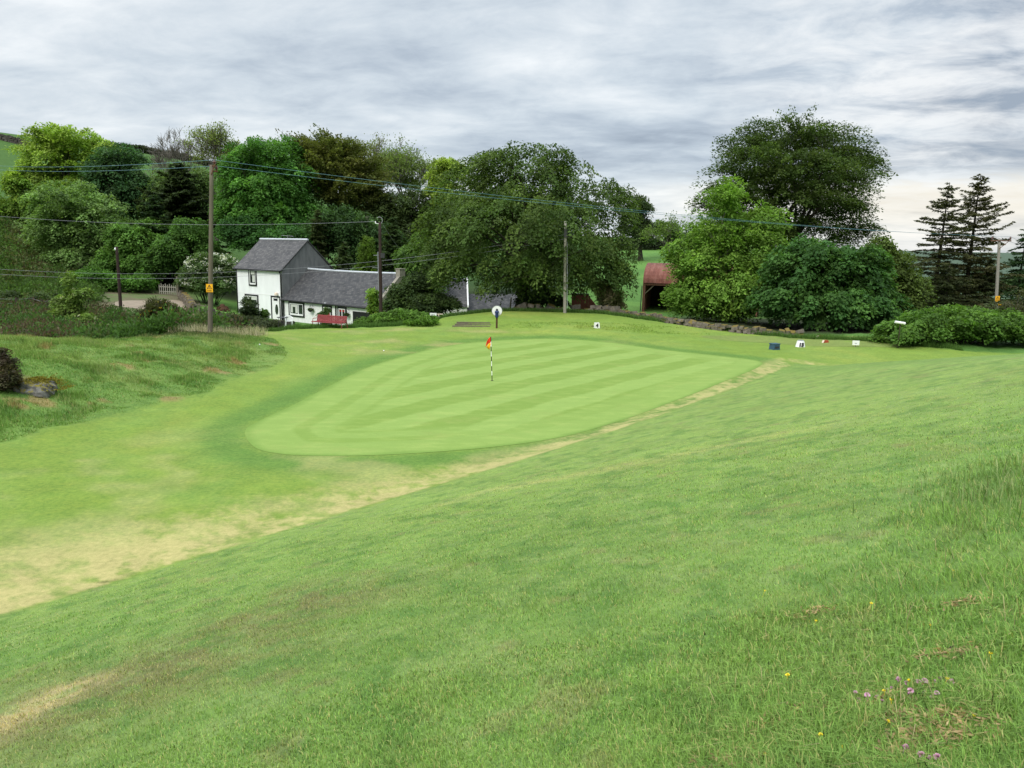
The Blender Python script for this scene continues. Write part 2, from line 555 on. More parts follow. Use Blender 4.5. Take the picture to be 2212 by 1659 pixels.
def green_mat():
    """The putting surface: mowing stripes, a lap round the edge, a few dry spots."""
    m, n, l = new_mat('putting_turf')
    mm = lambda op, x, y=None, c=False: math_n(n, l, op, x, y, c)
    tc = N(n, 'ShaderNodeTexCoord')
    sep = N(n, 'ShaderNodeSeparateXYZ'); l.new(tc.outputs['Object'], sep.inputs[0])
    wz = N(n, 'ShaderNodeTexNoise', inp={'Scale': 0.5, 'Detail': 3.0}); l.new(tc.outputs['Object'], wz.inputs['Vector'])
    wf = N(n, 'ShaderNodeTexNoise', inp={'Scale': 6.0, 'Detail': 3.0}); l.new(tc.outputs['Object'], wf.inputs['Vector'])
    wob = mm('ADD', mm('MULTIPLY', mm('SUBTRACT', wz.outputs[0], 0.5), 0.8), mm('MULTIPLY', mm('SUBTRACT', wf.outputs[0], 0.5), 0.25))
    # across-stripe coordinate; the runs bend a little towards the far end
    q = mm('ADD', mm('MULTIPLY', sep.outputs[0], 0.905), mm('MULTIPLY', sep.outputs[1], -0.425))
    q = mm('ADD', mm('ADD', q, wob), mm('MULTIPLY', mm('MULTIPLY', sep.outputs[1], sep.outputs[1]), -0.004))
    st = mm('SINE', mm('MULTIPLY', q, 6.28318 / 2.7))
    st = mm('ADD', mm('MULTIPLY', st, 2.2), 0.5, True)
    lap = N(n, 'ShaderNodeAttribute', attribute_name='lap')          # 0 at the rim .. metres inwards
    dm = mm('ADD', lap.outputs['Fac'], mm('MULTIPLY', wob, 0.35))
    l1 = mm('MULTIPLY', mm('SUBTRACT', 1.35, dm), 6.0, True)
    l2 = mm('MULTIPLY', mm('MULTIPLY', mm('SUBTRACT', 2.1, dm), 6.0, True), 0.5)
    fac = mm('MAXIMUM', mm('MULTIPLY', st, mm('SUBTRACT', 1.0, l1)), mm('MAXIMUM', mm('MULTIPLY', l1, 0.75), l2))
    rg = ramp(n, [(0.0, (.75,) * 3), (.42, (.80,) * 3), (.46, (.20,) * 3), (.58, (.25,) * 3), (.62, (.85,) * 3), (.80, (.80,) * 3), (.84, (.3,) * 3), (1.0, (.3,) * 3)])
    l.new(mm('MULTIPLY', dm, 1 / 3.2), rg.inputs[0])
    left = mm('MULTIPLY', mm('MULTIPLY', mm('SUBTRACT', 0.0, sep.outputs[0]), 0.35, True), mm('MULTIPLY', mm('SUBTRACT', 3.0, dm), 4.0, True))
    fm = N(n, 'ShaderNodeMix'); l.new(left, fm.inputs[0]); l.new(fac, fm.inputs[2]); l.new(rg.outputs[0], fm.inputs[3])
    fac = fm.outputs[0]
    big = N(n, 'ShaderNodeTexNoise', inp={'Scale': 0.28, 'Detail': 5.0, 'Roughness': 0.6}); l.new(tc.outputs['Object'], big.inputs['Vector'])
    fac = mm('MULTIPLY', fac, mm('ADD', 0.25, mm('MULTIPLY', big.outputs[0], 1.35)), True)
    col = mix_c(n, l, fac, GREEN_DARK, GREEN_LIGHT)
    mid = N(n, 'ShaderNodeTexNoise', inp={'Scale': 1.6, 'Detail': 7.0, 'Roughness': 0.7})
    mp = N(n, 'ShaderNodeMapping'); mp.inputs['Rotation'].default_value = (0, 0, R(-64)); mp.inputs['Scale'].default_value = (0.5, 1.4, 1)
    l.new(tc.outputs['Object'], mp.inputs[0]); l.new(mp.outputs[0], mid.inputs['Vector'])
    dry = mm('MULTIPLY', mm('SUBTRACT', mid.outputs[0], 0.5), 2.2, True)
    col = mix_c(n, l, mm('MULTIPLY', dry, 0.55), col, (0.33, 0.36, 0.115))
    # ragged meeting with the fringe, and worn yellowish and dark spots
    rim = mm('MULTIPLY', mm('SUBTRACT', mm('ADD', 0.30, mm('MULTIPLY', wob, 0.6)), lap.outputs['Fac']), 4.0, True)
    col = mix_c(n, l, mm('MULTIPLY', rim, 0.85), col, (0.150, 0.245, 0.05))
    sp = N(n, 'ShaderNodeTexNoise', inp={'Scale': 0.55, 'Detail': 8.0, 'Roughness': 0.72}); l.new(tc.outputs['Object'], sp.inputs['Vector'])
    col = mix_c(n, l, mm('MULTIPLY', mm('MULTIPLY', mm('SUBTRACT', sp.outputs[0], 0.54), 7.0, True), 0.45), col, (0.255, 0.30, 0.085))
    sp2 = N(n, 'ShaderNodeTexNoise', inp={'Scale': 2.3, 'Detail': 6.0, 'Roughness': 0.7}); l.new(tc.outputs['Object'], sp2.inputs['Vector'])
    col = mix_c(n, l, mm('MULTIPLY', mm('MULTIPLY', mm('SUBTRACT', sp2.outputs[0], 0.60), 8.0, True), 0.4), col, (0.125, 0.215, 0.05))
    gr = N(n, 'ShaderNodeTexNoise', inp={'Scale': 45.0, 'Detail': 4.0, 'Roughness': 0.7}); l.new(tc.outputs['Object'], gr.inputs['Vector'])
    s = mm('ADD', 1.0, mm('ADD', mm('MULTIPLY', mm('SUBTRACT', gr.outputs[0], 0.5), 0.5), mm('MULTIPLY', mm('SUBTRACT', mid.outputs[0], 0.5), 0.35)))
    vm = N(n, 'ShaderNodeVectorMath', operation='SCALE'); l.new(col, vm.inputs[0]); l.new(s, vm.inputs['Scale'])
    bs = N(n, 'ShaderNodeBsdfPrincipled', inp={'Roughness': 0.9, 'Specular IOR Level': 0.1})
    l.new(vm.outputs[0], bs.inputs['Base Color'])
    o = N(n, 'ShaderNodeOutputMaterial'); l.new(bs.outputs[0], o.inputs[0])
    return m


def slate_mat(name, dark, light, row=0.22, wid=0.32):
    m, n, l = new_mat(name)
    tc = N(n, 'ShaderNodeTexCoord')
    uv = N(n, 'ShaderNodeAttribute', attribute_name='roofuv')
    br = N(n, 'ShaderNodeTexBrick', inp={'Color1': (*dark, 1), 'Color2': (*light, 1), 'Mortar': tuple(c * 0.45 for c in dark) + (1,), 'Scale': 1.0, 'Mortar Size': 0.012, 'Bias': -0.2, 'Brick Width': wid, 'Row Height': row})
    l.new(uv.outputs['Vector'], br.inputs['Vector'])
    nz = N(n, 'ShaderNodeTexNoise', inp={'Scale': 1.3, 'Detail': 7.0, 'Roughness': 0.7}); l.new(tc.outputs['Object'], nz.inputs['Vector'])
    rp = ramp(n, [(0.3, (0.72, 0.72, 0.72)), (0.7, (1.3, 1.28, 1.25))]); l.new(nz.outputs[0], rp.inputs[0])
    col = mix_c(n, l, 1.0, br.outputs[0], rp.outputs[0], 'MULTIPLY')
    lic = N(n, 'ShaderNodeTexNoise', inp={'Scale': 5.0, 'Detail': 4.0, 'Roughness': 0.8}); l.new(tc.outputs['Object'], lic.inputs['Vector'])
    lf = math_n(n, l, 'MULTIPLY', math_n(n, l, 'SUBTRACT', lic.outputs[0], 0.62), 6.0, True)
    col = mix_c(n, l, math_n(n, l, 'MULTIPLY', lf, 0.6), col, (0.36, 0.36, 0.33))
    b = N(n, 'ShaderNodeBsdfPrincipled', inp={'Roughness': 0.65, 'Specular IOR Level': 0.3}); l.new(col, b.inputs['Base Color'])
    bp = N(n, 'ShaderNodeBump', inp={'Strength': 0.7, 'Distance': 0.03}); l.new(br.outputs['Fac'], bp.inputs['Height']); bp.invert = True
    l.new(bp.outputs[0], b.inputs['Normal'])
    o = N(n, 'ShaderNodeOutputMaterial'); l.new(b.outputs[0], o.inputs[0])
    return m


def stone_mat(name, c1, c2, moss, mossy=0.5, scale=3.0):
    m, n, l = new_mat(name)
    tc = N(n, 'ShaderNodeTexCoord')
    nz = N(n, 'ShaderNodeTexNoise', inp={'Scale': scale, 'Detail': 7.0, 'Roughness': 0.7}); l.new(tc.outputs['Object'], nz.inputs['Vector'])
    rp = ramp(n, [(0.3, c1), (0.7, c2)]); l.new(nz.outputs[0], rp.inputs[0])
    ge = N(n, 'ShaderNodeNewGeometry')
    sp = N(n, 'ShaderNodeSeparateXYZ'); l.new(ge.outputs['Normal'], sp.inputs[0])
    n2 = N(n, 'ShaderNodeTexNoise', inp={'Scale': scale * 1.7, 'Detail': 5.0}); l.new(tc.outputs['Object'], n2.inputs['Vector'])
    f = math_n(n, l, 'ADD', sp.outputs[2], math_n(n, l, 'MULTIPLY', math_n(n, l, 'SUBTRACT', n2.outputs[0], 0.5), 1.8))
    f = math_n(n, l, 'MULTIPLY', math_n(n, l, 'SUBTRACT', f, 1.0 - mossy), 3.0, True)
    col = mix_c(n, l, f, rp.outputs[0], moss)
    b = N(n, 'ShaderNodeBsdfPrincipled', inp={'Roughness': 0.9, 'Specular IOR Level': 0.15}); l.new(col, b.inputs['Base Color'])
    bp = N(n, 'ShaderNodeBump', inp={'Strength': 0.6, 'Distance': 0.03}); l.new(nz.outputs[0], bp.inputs['Height']); l.new(bp.outputs[0], b.inputs['Normal'])
    o = N(n, 'ShaderNodeOutputMaterial'); l.new(b.outputs[0], o.inputs[0])
    return m


GREEN_LIGHT = (0.218, 0.315, 0.078)
GREEN_DARK = (0.170, 0.260, 0.052)
M = {}
M['leaf'] = leaf_mat('leaves')
M['grass'] = leaf_mat('grass_blades', trans=0.3, spec=0.12, rough=0.7)
M['bark'] = plain('bark', (0.05, 0.043, 0.034), 0.9, 0.15, 0.4, 4.0, 0.4, stretch=(3, 3, 0.6))
M['barkgrey'] = plain('grey_bark', (0.16, 0.145, 0.12), 0.9, 0.15, 0.35, 4.0, 0.3, stretch=(3, 3, 0.6))
M['turf'] = turf_mat('turf')
M['white'] = plain('white_render', (0.80, 0.81, 0.82), 0.85, 0.2, 0.07, 1.6, stretch=(1, 1, .35))
M['wash'] = plain('whitewashed_stone', (0.76, 0.76, 0.75), 0.9, 0.15, 0.13, 3.0, 0.8)
M['dash'] = plain('grey_pebbledash', (0.155, 0.158, 0.16), 0.95, 0.1, 0.28, 2.4, 0.4, stretch=(1, 1, 0.35))
M['slate'] = slate_mat('slate_light', (0.062, 0.062, 0.066), (0.125, 0.12, 0.12))
M['slatedark'] = slate_mat('slate_dark', (0.044, 0.045, 0.049), (0.098, 0.096, 0.096))
M['black'] = plain('black_paint', (0.012, 0.012, 0.013), 0.55, 0.35, 0.2)
M['upvc'] = plain('white_window_frame', (0.8, 0.8, 0.8), 0.4, 0.4, 0.03)
M['glass'] = plain('dark_window_glass', (0.022, 0.026, 0.028), 0.06, 0.6, 0.2)
M['curtain'] = plain('net_curtain', (0.55, 0.57, 0.52), 0.9, 0.1, 0.12, 9.0, stretch=(8, 1, 1))
M['redcurtain'] = plain('red_blind', (0.30, 0.035, 0.03), 0.8, 0.2, 0.15)
M['ridge'] = plain('lead_ridge', (0.50, 0.53, 0.57), 0.6, 0.3, 0.1, 3.0)
M['skew'] = plain('stone_skew', (0.26, 0.24, 0.20), 0.9, 0.15, 0.25, 3.0, 0.4)
M['pole'] = plain('weathered_pole', (0.135, 0.118, 0.088), 0.9, 0.15, 0.35, 3.0, 0.4, stretch=(8, 8, 0.25))
M['polegrey'] = plain('grey_pole', (0.27, 0.255, 0.215), 0.9, 0.15, 0.2, 3.0, 0.3, stretch=(8, 8, 0.25))
M['polebrown'] = plain('creosote_pole', (0.038, 0.025, 0.021), 0.85, 0.2, 0.3, 3.0, 0.3, stretch=(8, 8, 0.25))
M['steel'] = plain('dull_steel', (0.25, 0.26, 0.27), 0.5, 0.5, 0.15, 5.0)
M['rustmetal'] = plain('rusty_iron', (0.14, 0.07, 0.045), 0.85, 0.2, 0.3, 6.0)
M['ceramic'] = plain('brown_insulator', (0.10, 0.045, 0.03), 0.3, 0.5, 0.1)
M['whiteceramic'] = plain('white_insulator', (0.75, 0.75, 0.75), 0.3, 0.5, 0.05)
M['yellow'] = plain('yellow_sign', (0.85, 0.42, 0.01), 0.5, 0.4, 0.05)
M['wire'] = plain('green_blue_wire', (0.10, 0.21, 0.25), 0.5, 0.4, 0.1)
M['wiregrey'] = plain('grey_wire', (0.22, 0.23, 0.24), 0.5, 0.4, 0.1)
M['red'] = plain('faded_red_paint', (0.26, 0.05, 0.052), 0.6, 0.35, 0.22, 5.0)
M['plastic'] = plain('white_plastic', (0.80, 0.80, 0.80), 0.4, 0.4, 0.03)
M['dark'] = plain('dark_metal', (0.03, 0.03, 0.033), 0.6, 0.4, 0.2)
M['blue'] = plain('navy_blue_paint', (0.012, 0.03, 0.11), 0.45, 0.4, 0.15)
M['bluebox'] = plain('faded_blue_box', (0.035, 0.085, 0.13), 0.6, 0.35, 0.25, 4.0)
M['timber'] = plain('old_sleeper_timber', (0.15, 0.135, 0.09), 0.9, 0.15, 0.35, 4.0, 0.4, stretch=(1, 6, 6))
M['timberdark'] = plain('dark_timber', (0.055, 0.045, 0.032), 0.9, 0.15, 0.3, 4.0, 0.4)
M['postbrown'] = plain('brown_post', (0.075, 0.038, 0.022), 0.8, 0.2, 0.25, 5.0)
M['flagred'] = plain('red_flag_cloth', (0.72, 0.045, 0.015), 0.75, 0.2, 0.08)
M['flagyellow'] = plain('yellow_flag_cloth', (0.86, 0.40, 0.01), 0.75, 0.2, 0.08)
M['stone'] = stone_mat('drystone', (0.07, 0.06, 0.05), (0.24, 0.21, 0.17), (0.15, 0.115, 0.03), 0.55)
M['stonedark'] = stone_mat('dark_drystone', (0.03, 0.027, 0.025), (0.10, 0.09, 0.078), (0.06, 0.06, 0.025), 0.35)
M['rock'] = stone_mat('lichened_rock', (0.04, 0.038, 0.036), (0.23, 0.225, 0.21), (0.20, 0.17, 0.03), 0.38, 6.5)
M['brick'] = plain('red_brick', (0.13, 0.048, 0.035), 0.9, 0.15, 0.3, 5.0, 0.3, stretch=(1, 1, 4))
M['concrete'] = plain('hole_liner', (0.05, 0.05, 0.05), 0.9, 0.1, 0.1)
M['teemark'] = plain('tee_marker_paint', (0.36, 0.07, 0.03), 0.6, 0.3, 0.2)
M['creammark'] = plain('tee_marker_end', (0.74, 0.62, 0.50), 0.6, 0.3, 0.1)


def corrugated():
    m, n, l = new_mat('rusty_corrugated_iron')
    tc = N(n, 'ShaderNodeTexCoord')
    nz = N(n, 'ShaderNodeTexNoise', inp={'Scale': 0.9, 'Detail': 8.0, 'Roughness': 0.7})
    mp = N(n, 'ShaderNodeMapping'); mp.inputs['Scale'].default_value = (3.0, 0.6, 0.6)
    l.new(tc.outputs['Object'], mp.inputs[0]); l.new(mp.outputs[0], nz.inputs['Vector'])
    rp = ramp(n, [(0.28, (0.10, 0.042, 0.033)), (0.5, (0.215, 0.083, 0.062)), (0.72, (0.30, 0.155, 0.125))])
    l.new(nz.outputs[0], rp.inputs[0])
    b = N(n, 'ShaderNodeBsdfPrincipled', inp={'Roughness': 0.7, 'Specular IOR Level': 0.25}); l.new(rp.outputs[0], b.inputs['Base Color'])
    o = N(n, 'ShaderNodeOutputMaterial'); l.new(b.outputs[0], o.inputs[0])
    return m


M['iron'] = corrugated()
M['ironinside'] = plain('near_black_iron', (0.018, 0.014, 0.012), 0.9, 0.1, 0.3)  # near-black base colour for the back wall and right-hand end wall


# ------------------------------------------------------------------ ground zones
_bl = [Z0(*p) for p in ((0, 1345), (240, 1270), (480, 1205), (540, 1187), (800, 1105), (1080, 1034), (1216, 994), (1340, 955), (1412, 930), (1521, 880), (1620, 833), (1720, 785))]
BX = np.array([-30.0, -16.0] + [p.x for p in _bl] + [16.4, 22.0, 40.0])
BY = np.array([-16.0, 1.0] + [p.y for p in _bl] + [36.0, 36.0, 36.0])
_fl = [Z0(*p) for p in ((0, 968), (250, 905), (450, 850), (520, 815), (590, 792), (628, 768))]
FLY = np.array([0, 16.0] + [p.y for p in _fl] + [41, 44, 46.5, 49, 90])
FLX = np.array([-24, -20.0] + [p.x for p in _fl] + [-12.6, -15.2, -16.0, -14.0, -14.0])
FBX = np.array([-40, -17, -14, -9, -6.2, -5, 0, 7, 10, 17, 22, 26, 50])
FBY = np.array([46, 47, 49.5, 51.5, 53, 60, 62.5, 62, 57, 50.5, 47, 44, 40])


def sm(a, b, x):
    t = np.clip((x - a) / (b - a), 0, 1)
    return t * t * (3 - 2 * t)


C_ = lambda *c: np.array(c)
MOWN, SLOPE, STRAW, ROUGH = C_(.160, .240, .040), C_(.142, .224, .056), C_(.40, .345, .140), C_(.120, .205, .045)


def line_dist(x, y, pts):
    best, at = np.full(np.shape(x), 1e9), np.zeros(np.shape(x))
    n = len(pts) - 1
    for i in range(n):
        (ax, ay), (bx, by) = pts[i], pts[i + 1]
        ex, ey = bx - ax, by - ay
        t = np.clip(((x - ax) * ex + (y - ay) * ey) / (ex * ex + ey * ey), 0, 1)
        d = np.hypot(x - ax - t * ex, y - ay - t * ey)
        k = d < best
        best = np.where(k, d, best); at = np.where(k, (i + t) / n, at)
    return best, at


TRACK, WORN, BARE, DRY = [], [], [], []


def G0(px, py):
    p = Z0(px, py)
    return p.x, p.y


def d_edge(x, y):
    """Metres (about) beyond the foot of the near slope, out onto the mown flat."""
    return (y - np.interp(x, BX, BY)) * 0.64


def zone_masks(x, y):
    wob = (fbm(x * .6, y * .6, 3, 4) - .5)
    e = d_edge(x, y) + wob * .35
    slope = 1 - sm(-.14, .14, e + .22 * (fbm(x * 3.5, y * 3.5, 9, 3) - .5))
    bank = (1 - sm(-.25, .25, x - np.interp(y, FLY, FLX) + wob * .7)) * (1 - slope)
    back = sm(-.4, .4, y - np.interp(x, FBX, FBY) + wob * 1.5) * (1 - slope)
    return e, slope, bank, back


def long_grass(x, y):
    """How much the near right-hand slope is left long (0..1)."""
    lx = np.interp(y, [0, 2.3, 4.7, 6.8, 9.5, 13], [-.2, .45, 1.7, 4.3, 7.0, 11.5])
    return sm(-.5, .9, x - lx + (fbm(x * .8, y * .8, 21, 3) - .5) * 1.6)


def mixc(a, b, f):
    f = np.asarray(f)[..., None]
    return a * (1 - f) + b * f


def zone_color(x, y, straw=True):
    x = np.asarray(x, float); y = np.asarray(y, float)
    t = x / np.maximum(y, 1)
    e, slope, bank, back = zone_masks(x, y)
    n1, n2, n3 = fbm(x * .22, y * .22, 11), fbm(x * .9, y * .9, 12), fbm(x * 3.1, y * 3.1, 13)
    c = np.broadcast_to(MOWN, x.shape + (3,)).copy()
    c = mixc(c, C_(.22, .275, .055), sm(.45, .75, n1) * .8)
    c = mixc(c, C_(.145, .235, .05), sm(.5, .75, n2) * .55)
    # darker lush ring round the putting green and a dry belt beyond it
    ringd = np.abs(green_dist(x, y) + .7)
    c = mixc(c, C_(.095, .185, .036), (1 - sm(.25, 1.15, ringd)) * .85)
    lapm = np.sin(green_dist(x, y) * 2.9 + 1.2 * (n1 - .5)) * .5 + .5
    c = mixc(c, C_(.155, .245, .05), lapm * sm(-9, -7, green_dist(x, y)) * sm(.35, .6, n1) * .45)
    dryb = sm(.50, .68, fbm(x * .28, y * .5, 31, 4)) * sm(38, 41, y) * (1 - sm(50, 52, y)) * (1 - sm(2, 9, x))
    c = mixc(c, C_(.27, .27, .095), dryb * .75)
    dryf = sm(.42, .66, fbm(x * .5 + 3, y * .5, 33, 4)) * (1 - sm(19, 24, y))
    c = mixc(c, C_(.29, .30, .11), dryf * .6)
    # straw belt along the foot of the slope
    wdt = np.interp(x, [-9, -5, -2, 3, 8, 12, 14.5], [4.4, 3.0, 2.2, 2.2, 2.8, 3.0, 2.0])
    bw = (1 - sm(.25, 1.0, e / wdt)) * sm(-.05, .2, e)
    bw = bw * np.clip(.12 + 1.1 * sm(.34, .66, .35 * n2 + .3 * n3 + .35 * fbm(x * 7, y * 7, 14, 3)), 0, 1) * np.interp(x, [-9, -3, 3, 14], [.95, .85, .78, .72])
    bw = bw * (1 - slope)
    if straw:
        c = mixc(c, STRAW, bw)
    else:
        DRY.append(bw)
    _s = G0(225, 1266)
    du, dv = (x - _s[0]) * .62 + (y - _s[1]) * .78, -(x - _s[0]) * .78 + (y - _s[1]) * .62
    dk = np.exp(-(du / .42)**2 - (dv / .13)**2) * sm(.35, .5, n3) * .85
    c = mixc(c, C_(.09, .055, .035), dk)
    # near slope
    s = np.broadcast_to(SLOPE, x.shape + (3,)).copy()
    s = mixc(s, C_(.165, .262, .066), sm(.4, .7, fbm(x * .5, y * .35, 41)) * .8)
    s = mixc(s, C_(.115, .205, .046), sm(.5, .72, fbm(x * 1.1, y * .8, 42)) * .6)
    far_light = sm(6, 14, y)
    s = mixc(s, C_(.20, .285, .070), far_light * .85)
    # pale track across the slope, and worn brown belts low on the left
    if TRACK:
        dt, ft = line_dist(x, y, TRACK)
        s = mixc(s, C_(.29, .315, .105), np.exp(-(dt / (.30 + .25 * n1))**2) * np.interp(ft, [0, .12, .6, 1], [.2, 1, .8, 0]) * (.55 + .45 * sm(.35, .6, n3)))
        dw, fw = line_dist(x, y, WORN)
        worn = np.exp(-(dw / (.8 + .9 * n2))**2) * np.interp(fw, [0, .8, 1], [1, 1, 0]) * sm(.28, .52, .5 * n2 + .5 * n3)
        s = mixc(s, C_(.165, .150, .066), worn * .8)
        ds, fs = line_dist(x, y, BARE)
        strawp = np.exp(-(ds / .34)**2) * np.interp(fs, [0, .7, 1], [1, 1, 0]) * sm(.33, .52, .5 * n3 + .5 * fbm(x * 9, y * 9, 15, 2))
        s = mixc(s, C_(.40, .325, .165), strawp * .85)
    s = mixc(s, C_(.16, .19, .06), sm(.56, .74, fbm(x * 1.7, y * 1.7, 51)) * .4 * sm(0, 2, x))
    fine = fbm(x * 4.5, y * 4.5, 52, 3)
    s = mixc(s, C_(.19, .26, .085), sm(.52, .72, fine) * .6)
    s = mixc(s, C_(.095, .18, .042), sm(.52, .72, fbm(x * 3.6, y * 3.6, 53, 3)) * .65)
    s = mixc(s, C_(.20, .18, .085), sm(.70, .80, fbm(x * 2.6, y * 2.6, 54, 3)) * .4)
    lg = long_grass(x, y)
    s = mixc(s, C_(.125, .215, .05), lg * .5)
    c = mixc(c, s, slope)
    # unmown bank
    b = np.broadcast_to(ROUGH, x.shape + (3,)).copy()
    b = mixc(b, C_(.165, .235, .06), sm(.45, .7, fbm(x * .35, y * .35, 61)))
    b = mixc(b, C_(.065, .145, .03), sm(.5, .7, fbm(x * 1.3, y * 1.3, 62)) * .5)
    b = mixc(b, C_(.26, .19, .085), sm(.66, .76, fbm(x * .8, y * 1.1, 63)) * .8)
    b = mixc(b, C_(.05, .06, .024), sm(36.5, 41, y + 2 * (n2 - .5)) * (1 - sm(-17, -13, x)))
    c = mixc(c, b, bank)
    # beyond the mown course
    p = np.broadcast_to(C_(.10, .205, .042), x.shape + (3,)).copy()
    p = mixc(p, C_(.075, .165, .035), sm(.45, .7, fbm(x * .12, y * .12, 71)))
    scrub = (1 - sm(-.34, -.26, t)) * (1 - sm(72, 80, y))
    p = mixc(p, C_(.045, .055, .024), scrub)
    wood = (1 - sm(.03, .09, t)) * sm(88, 100, y) * (1 - sm(135, 160, y))
    p = mixc(p, C_(.03, .036, .018), wood * .9)
    brack = (1 - sm(-.60, -.50, t)) * sm(84, 92, y) * (1 - sm(150, 175, y))
    p = mixc(p, mixc(C_(.055, .095, .03), C_(.14, .095, .05), sm(.42, .62, fbm(x * .09, y * .06, 72))), brack)
    garden = sm(-.425, -.405, t) * (1 - sm(-.36, -.34, t)) * sm(68, 72, y) * (1 - sm(93, 97, y))
    p = mixc(p, C_(.12, .24, .05), garden * .9)
    yard = sm(-.56, -.53, t) * (1 - sm(-.415, -.40, t)) * sm(74, 77, y) * (1 - sm(93, 96, y))
    p = mixc(p, mixc(C_(.13, .105, .07), C_(.10, .13, .05), sm(.4, .6, fbm(x * .5, y * .5, 75))), yard * .9)
    dark_soil = sm(.16, .2, t) * sm(50, 53, y) * (1 - sm(72, 78, y)) * sm(.19, .24, t)
    p = mixc(p, C_(.035, .045, .02), dark_soil)  # dark soil colour beyond the stone wall
    p = mixc(p, C_(.055, .115, .025), (1 - sm(.05, .11, t)) * sm(100, 130, y))
    p = mixc(p, C_(.15, .27, .055), sm(.12, .18, t) * sm(185, 215, y) * (1 - sm(600, 900, y)))
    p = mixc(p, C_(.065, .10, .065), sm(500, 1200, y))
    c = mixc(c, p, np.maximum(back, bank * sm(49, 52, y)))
    return np.clip(c, .005, .8)


# outline of the putting green, walked clockwise
GP = [(530, 930), (548, 965), (600, 980), (680, 985), (800, 984), (950, 976), (1100, 962), (1240, 940), (1350, 908), (1450, 870), (1550, 830), (1640, 792),
      (1632, 779), (1545, 768), (1440, 757), (1340, 744), (1240, 736), (1150, 733), (1050, 738), (960, 750), (880, 768), (800, 792), (720, 830), (640, 872), (570, 905)]
_g = np.array([Z0(*p)[:2] for p in GP])


def closed_spline(p, k=12):
    out = []
    n = len(p)
    for i in range(n):
        a, b, c, d = p[i - 1], p[i], p[(i + 1) % n], p[(i + 2) % n]
        for s in np.arange(k) / k:
            out.append(.5 * ((2 * b) + (-a + c) * s + (2 * a - 5 * b + 4 * c - d) * s * s + (-a + 3 * b - 3 * c + d) * s**3))
    return np.array(out)


GOUT = closed_spline(_g, 10)


def green_dist(x, y):
    """Signed metres from the rim of the green, positive inside."""
    x = np.asarray(x, float); y = np.asarray(y, float)
    out = np.full(x.shape, -9.0)
    sel = (x > -16) & (x < 20) & (y > 12) & (y < 56)
    if not sel.any():
        return out
    qx, qy = x[sel], y[sel]
    best = np.full(qx.shape, 1e9)
    ins = np.zeros(qx.shape, bool)
    P0, P1 = GOUT, np.roll(GOUT, -1, 0)
    for (ax, ay), (bx, by) in zip(P0, P1):
        ex, ey = bx - ax, by - ay
        tt = np.clip(((qx - ax) * ex + (qy - ay) * ey) / (ex * ex + ey * ey + 1e-12), 0, 1)
        best = np.minimum(best, (qx - ax - tt * ex)**2 + (qy - ay - tt * ey)**2)
        if ay != by:
            ins ^= ((ay > qy) != (by > qy)) & (qx < (bx - ax) * (qy - ay) / (by - ay) + ax)
    d = np.sqrt(best)
    out[sel] = np.where(ins, d, -d)
    return out


def build_ground():
    ang = np.concatenate([np.arange(-48, 48, .22), np.arange(48, 312, 3.0)]) * math.pi / 180
    rad = np.concatenate([[0.0], np.geomspace(.5, 9000, 900)])
    A, Rr = np.meshgrid(ang, rad)
    x, y = Rr * np.sin(A), Rr * np.cos(A)
    z = H(x.ravel(), y.ravel()).reshape(x.shape)
    na, nr = len(ang), len(rad)
    i, j = np.meshgrid(np.arange(nr - 1), np.arange(na), indexing='ij')
    q = np.stack([i * na + j, i * na + (j + 1) % na, (i + 1) * na + (j + 1) % na, (i + 1) * na + j], -1).reshape(-1, 4)
    v = np.stack([x, y, z], -1).reshape(-1, 3)
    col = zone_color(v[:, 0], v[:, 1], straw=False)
    q = q[:, ::-1]
    o = mesh_np('ground', v, [q], M['turf'], col=col, smooth=True)
    da = o.data.attributes.new('dry', 'FLOAT', 'POINT')
    da.data.foreach_set('value', DRY[-1].astype(np.float32))
    tag(o, kind='structure')


def build_green():
    c = np.array([0.5, 31.0])
    ss = np.linspace(0, 1, 60)
    n = len(GOUT)
    pts = c + (GOUT - c)[None] * ss[:, None, None]
    x, y = pts[..., 0].ravel(), pts[..., 1].ravel()
    z = H(x, y) + .007
    lap = np.maximum(green_dist(x, y), 0)
    i, j = np.meshgrid(np.arange(59), np.arange(n), indexing='ij')
    q = np.stack([i * n + j, (i + 1) * n + j, (i + 1) * n + (j + 1) % n, i * n + (j + 1) % n], -1).reshape(-1, 4)
    area = 0.5 * np.sum(GOUT[:, 0] * np.roll(GOUT[:, 1], -1) - np.roll(GOUT[:, 0], -1) * GOUT[:, 1])
    if area < 0:
        q = q[:, ::-1]
    o = mesh_np('putting_green', np.stack([x, y, z], -1), [q], green_mat(), smooth=True)
    a = o.data.attributes.new('lap', 'FLOAT', 'POINT')
    a.data.foreach_set('value', lap.astype(np.float32))
    tag(o, kind='structure')


